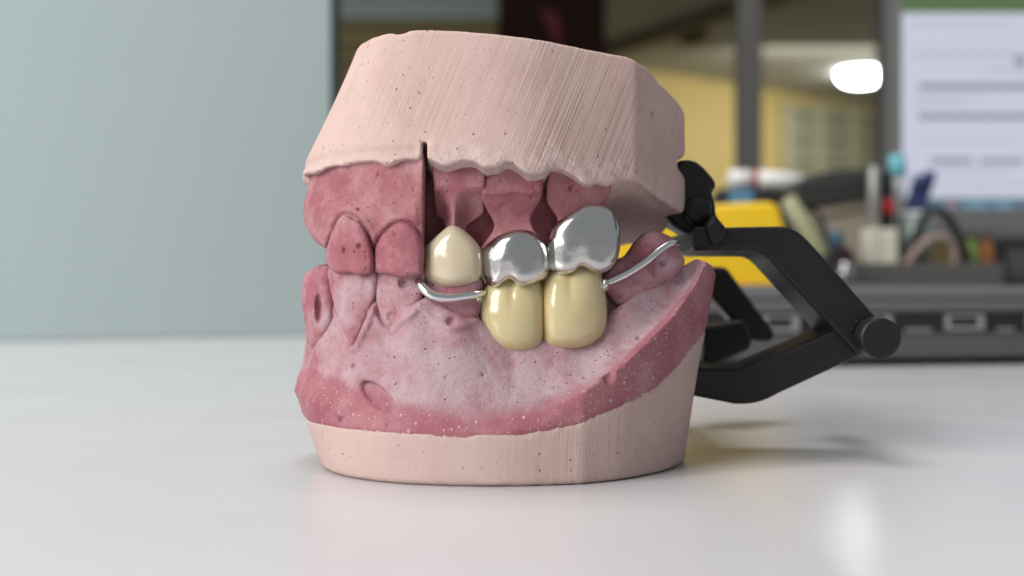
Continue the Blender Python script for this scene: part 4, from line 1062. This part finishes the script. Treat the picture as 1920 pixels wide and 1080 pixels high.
# monitor
mon = thing('monitor', 'computer monitor in a grey frame showing a white text page over a green picture', 'monitor', P(1960, 540, 1000)*np.array((1, 1, 0)))
myaw = math.radians(8)
mo = root_offset(mon)
W0 = P(1690, 0, 1000)[0]-mo[0]; W1 = W0+560
def zpx(y): return P(0, y, 1000)[2]
def emit(name, c, s):
    t = NT(name); return t.out(tuple(x*0.05 for x in c), 0.3, None, Emission_Color=c+(1,), Emission_Strength=s)
pg = emit('lit_screen_page', (0.57, 0.59, 0.71), 0.95); tx = emit('lit_screen_text', (0.30, 0.30, 0.34), 0.95); tp = emit('lit_screen_faint_text', (0.47, 0.48, 0.57), 0.95)
gn = emit('lit_screen_green', (0.10, 0.17, 0.07), 0.9); bu = emit('lit_screen_taskbar', (0.10, 0.18, 0.27), 0.9); b2 = emit('lit_screen_icon', (0.16, 0.34, 0.50), 0.9); pk = emit('lit_screen_pink_icon', (0.38, 0.2, 0.3), 0.9)
gm = col('monitor_grey_plastic', (0.17, 0.165, 0.16), 0.45)
def mbox(name, x0, x1, z0, z1, y0, y1, mat, bv=0.0): return box(name, np.array((x0, y0, z0))+mo*np.array((1, 1, 0)), np.array((x1, y1, z1))+mo*np.array((1, 1, 0)), mat, mon, bv)
mbox('housing', W0-3, W1+3, zpx(446), zpx(-130), 2, 34, gm, 2)
mbox('bezel', W0-3, W1+3, zpx(446), zpx(392), -3, 1.8, gm, 1)
mbox('bezel', W0-4.5, W0-0.3, zpx(391), zpx(-130), -2.4, 1.8, gm, 0.5)
mbox('screen', W0, W1, zpx(391), zpx(-126), 0.4, 2, gn)
mbox('page', W0+0.5, W1-40, zpx(371), zpx(24), -0.1, 0.2, pg)
mbox('taskbar', W0+12, W1, zpx(390), zpx(376), -0.1, 0.2, bu)
for x, w, m_ in ((36, 8, pk), (52, 18, b2), (76, 14, b2)): mbox('icon', W0+x, W0+x+w, zpx(389), zpx(378), -0.5, -0.2, m_)
rng = random.Random(3)
for y, h_, x0, x1, m_ in ((42, 6, 8, 90, tp), (98, 8, 8, 96, tp), (128, 7, 70, 130, tp), (156, 13, 14, 230, tx), (180, 6, 10, 70, tp), (192, 6, 10, 52, tp), (212, 13, 14, 240, tx), (262, 6, 12, 90, tp), (296, 12, 24, 58, tx), (297, 11, 64, 100, tx), (297, 10, 104, 150, tx), (318, 6, 30, 90, tp), (345, 6, 30, 110, tp)):
    mbox('text_line', W0+x0, W0+x1, zpx(y+h_), zpx(y), -0.6, -0.2, m_)
mbox('text_line', W0+92, W0+102, zpx(124), zpx(104), -0.6, -0.2, tx)
mbox('stand_post', W0+190, W0+300, 8, zpx(440), 8, 24, gm, 2)
mbox('stand_foot', W0+130, W0+360, 0, 8, -60, 90, gm, 2)
mon.rotation_euler = (0, 0, -math.radians(5)*0+math.radians(0))
kb = thing('docking_block', 'black block standing under the monitor, right of the bottles', 'block', P(1930, 520, 900))
lo, hi = px_box(1868, 448, 2080, 537, 930, 60); box('block_body', lo, hi, blk, kb, 2)
lo2, hi2 = px_box(1888, 468, 2060, 526, 928, 1.5); box('front_plate', lo2, hi2, dk, kb, 0.5)
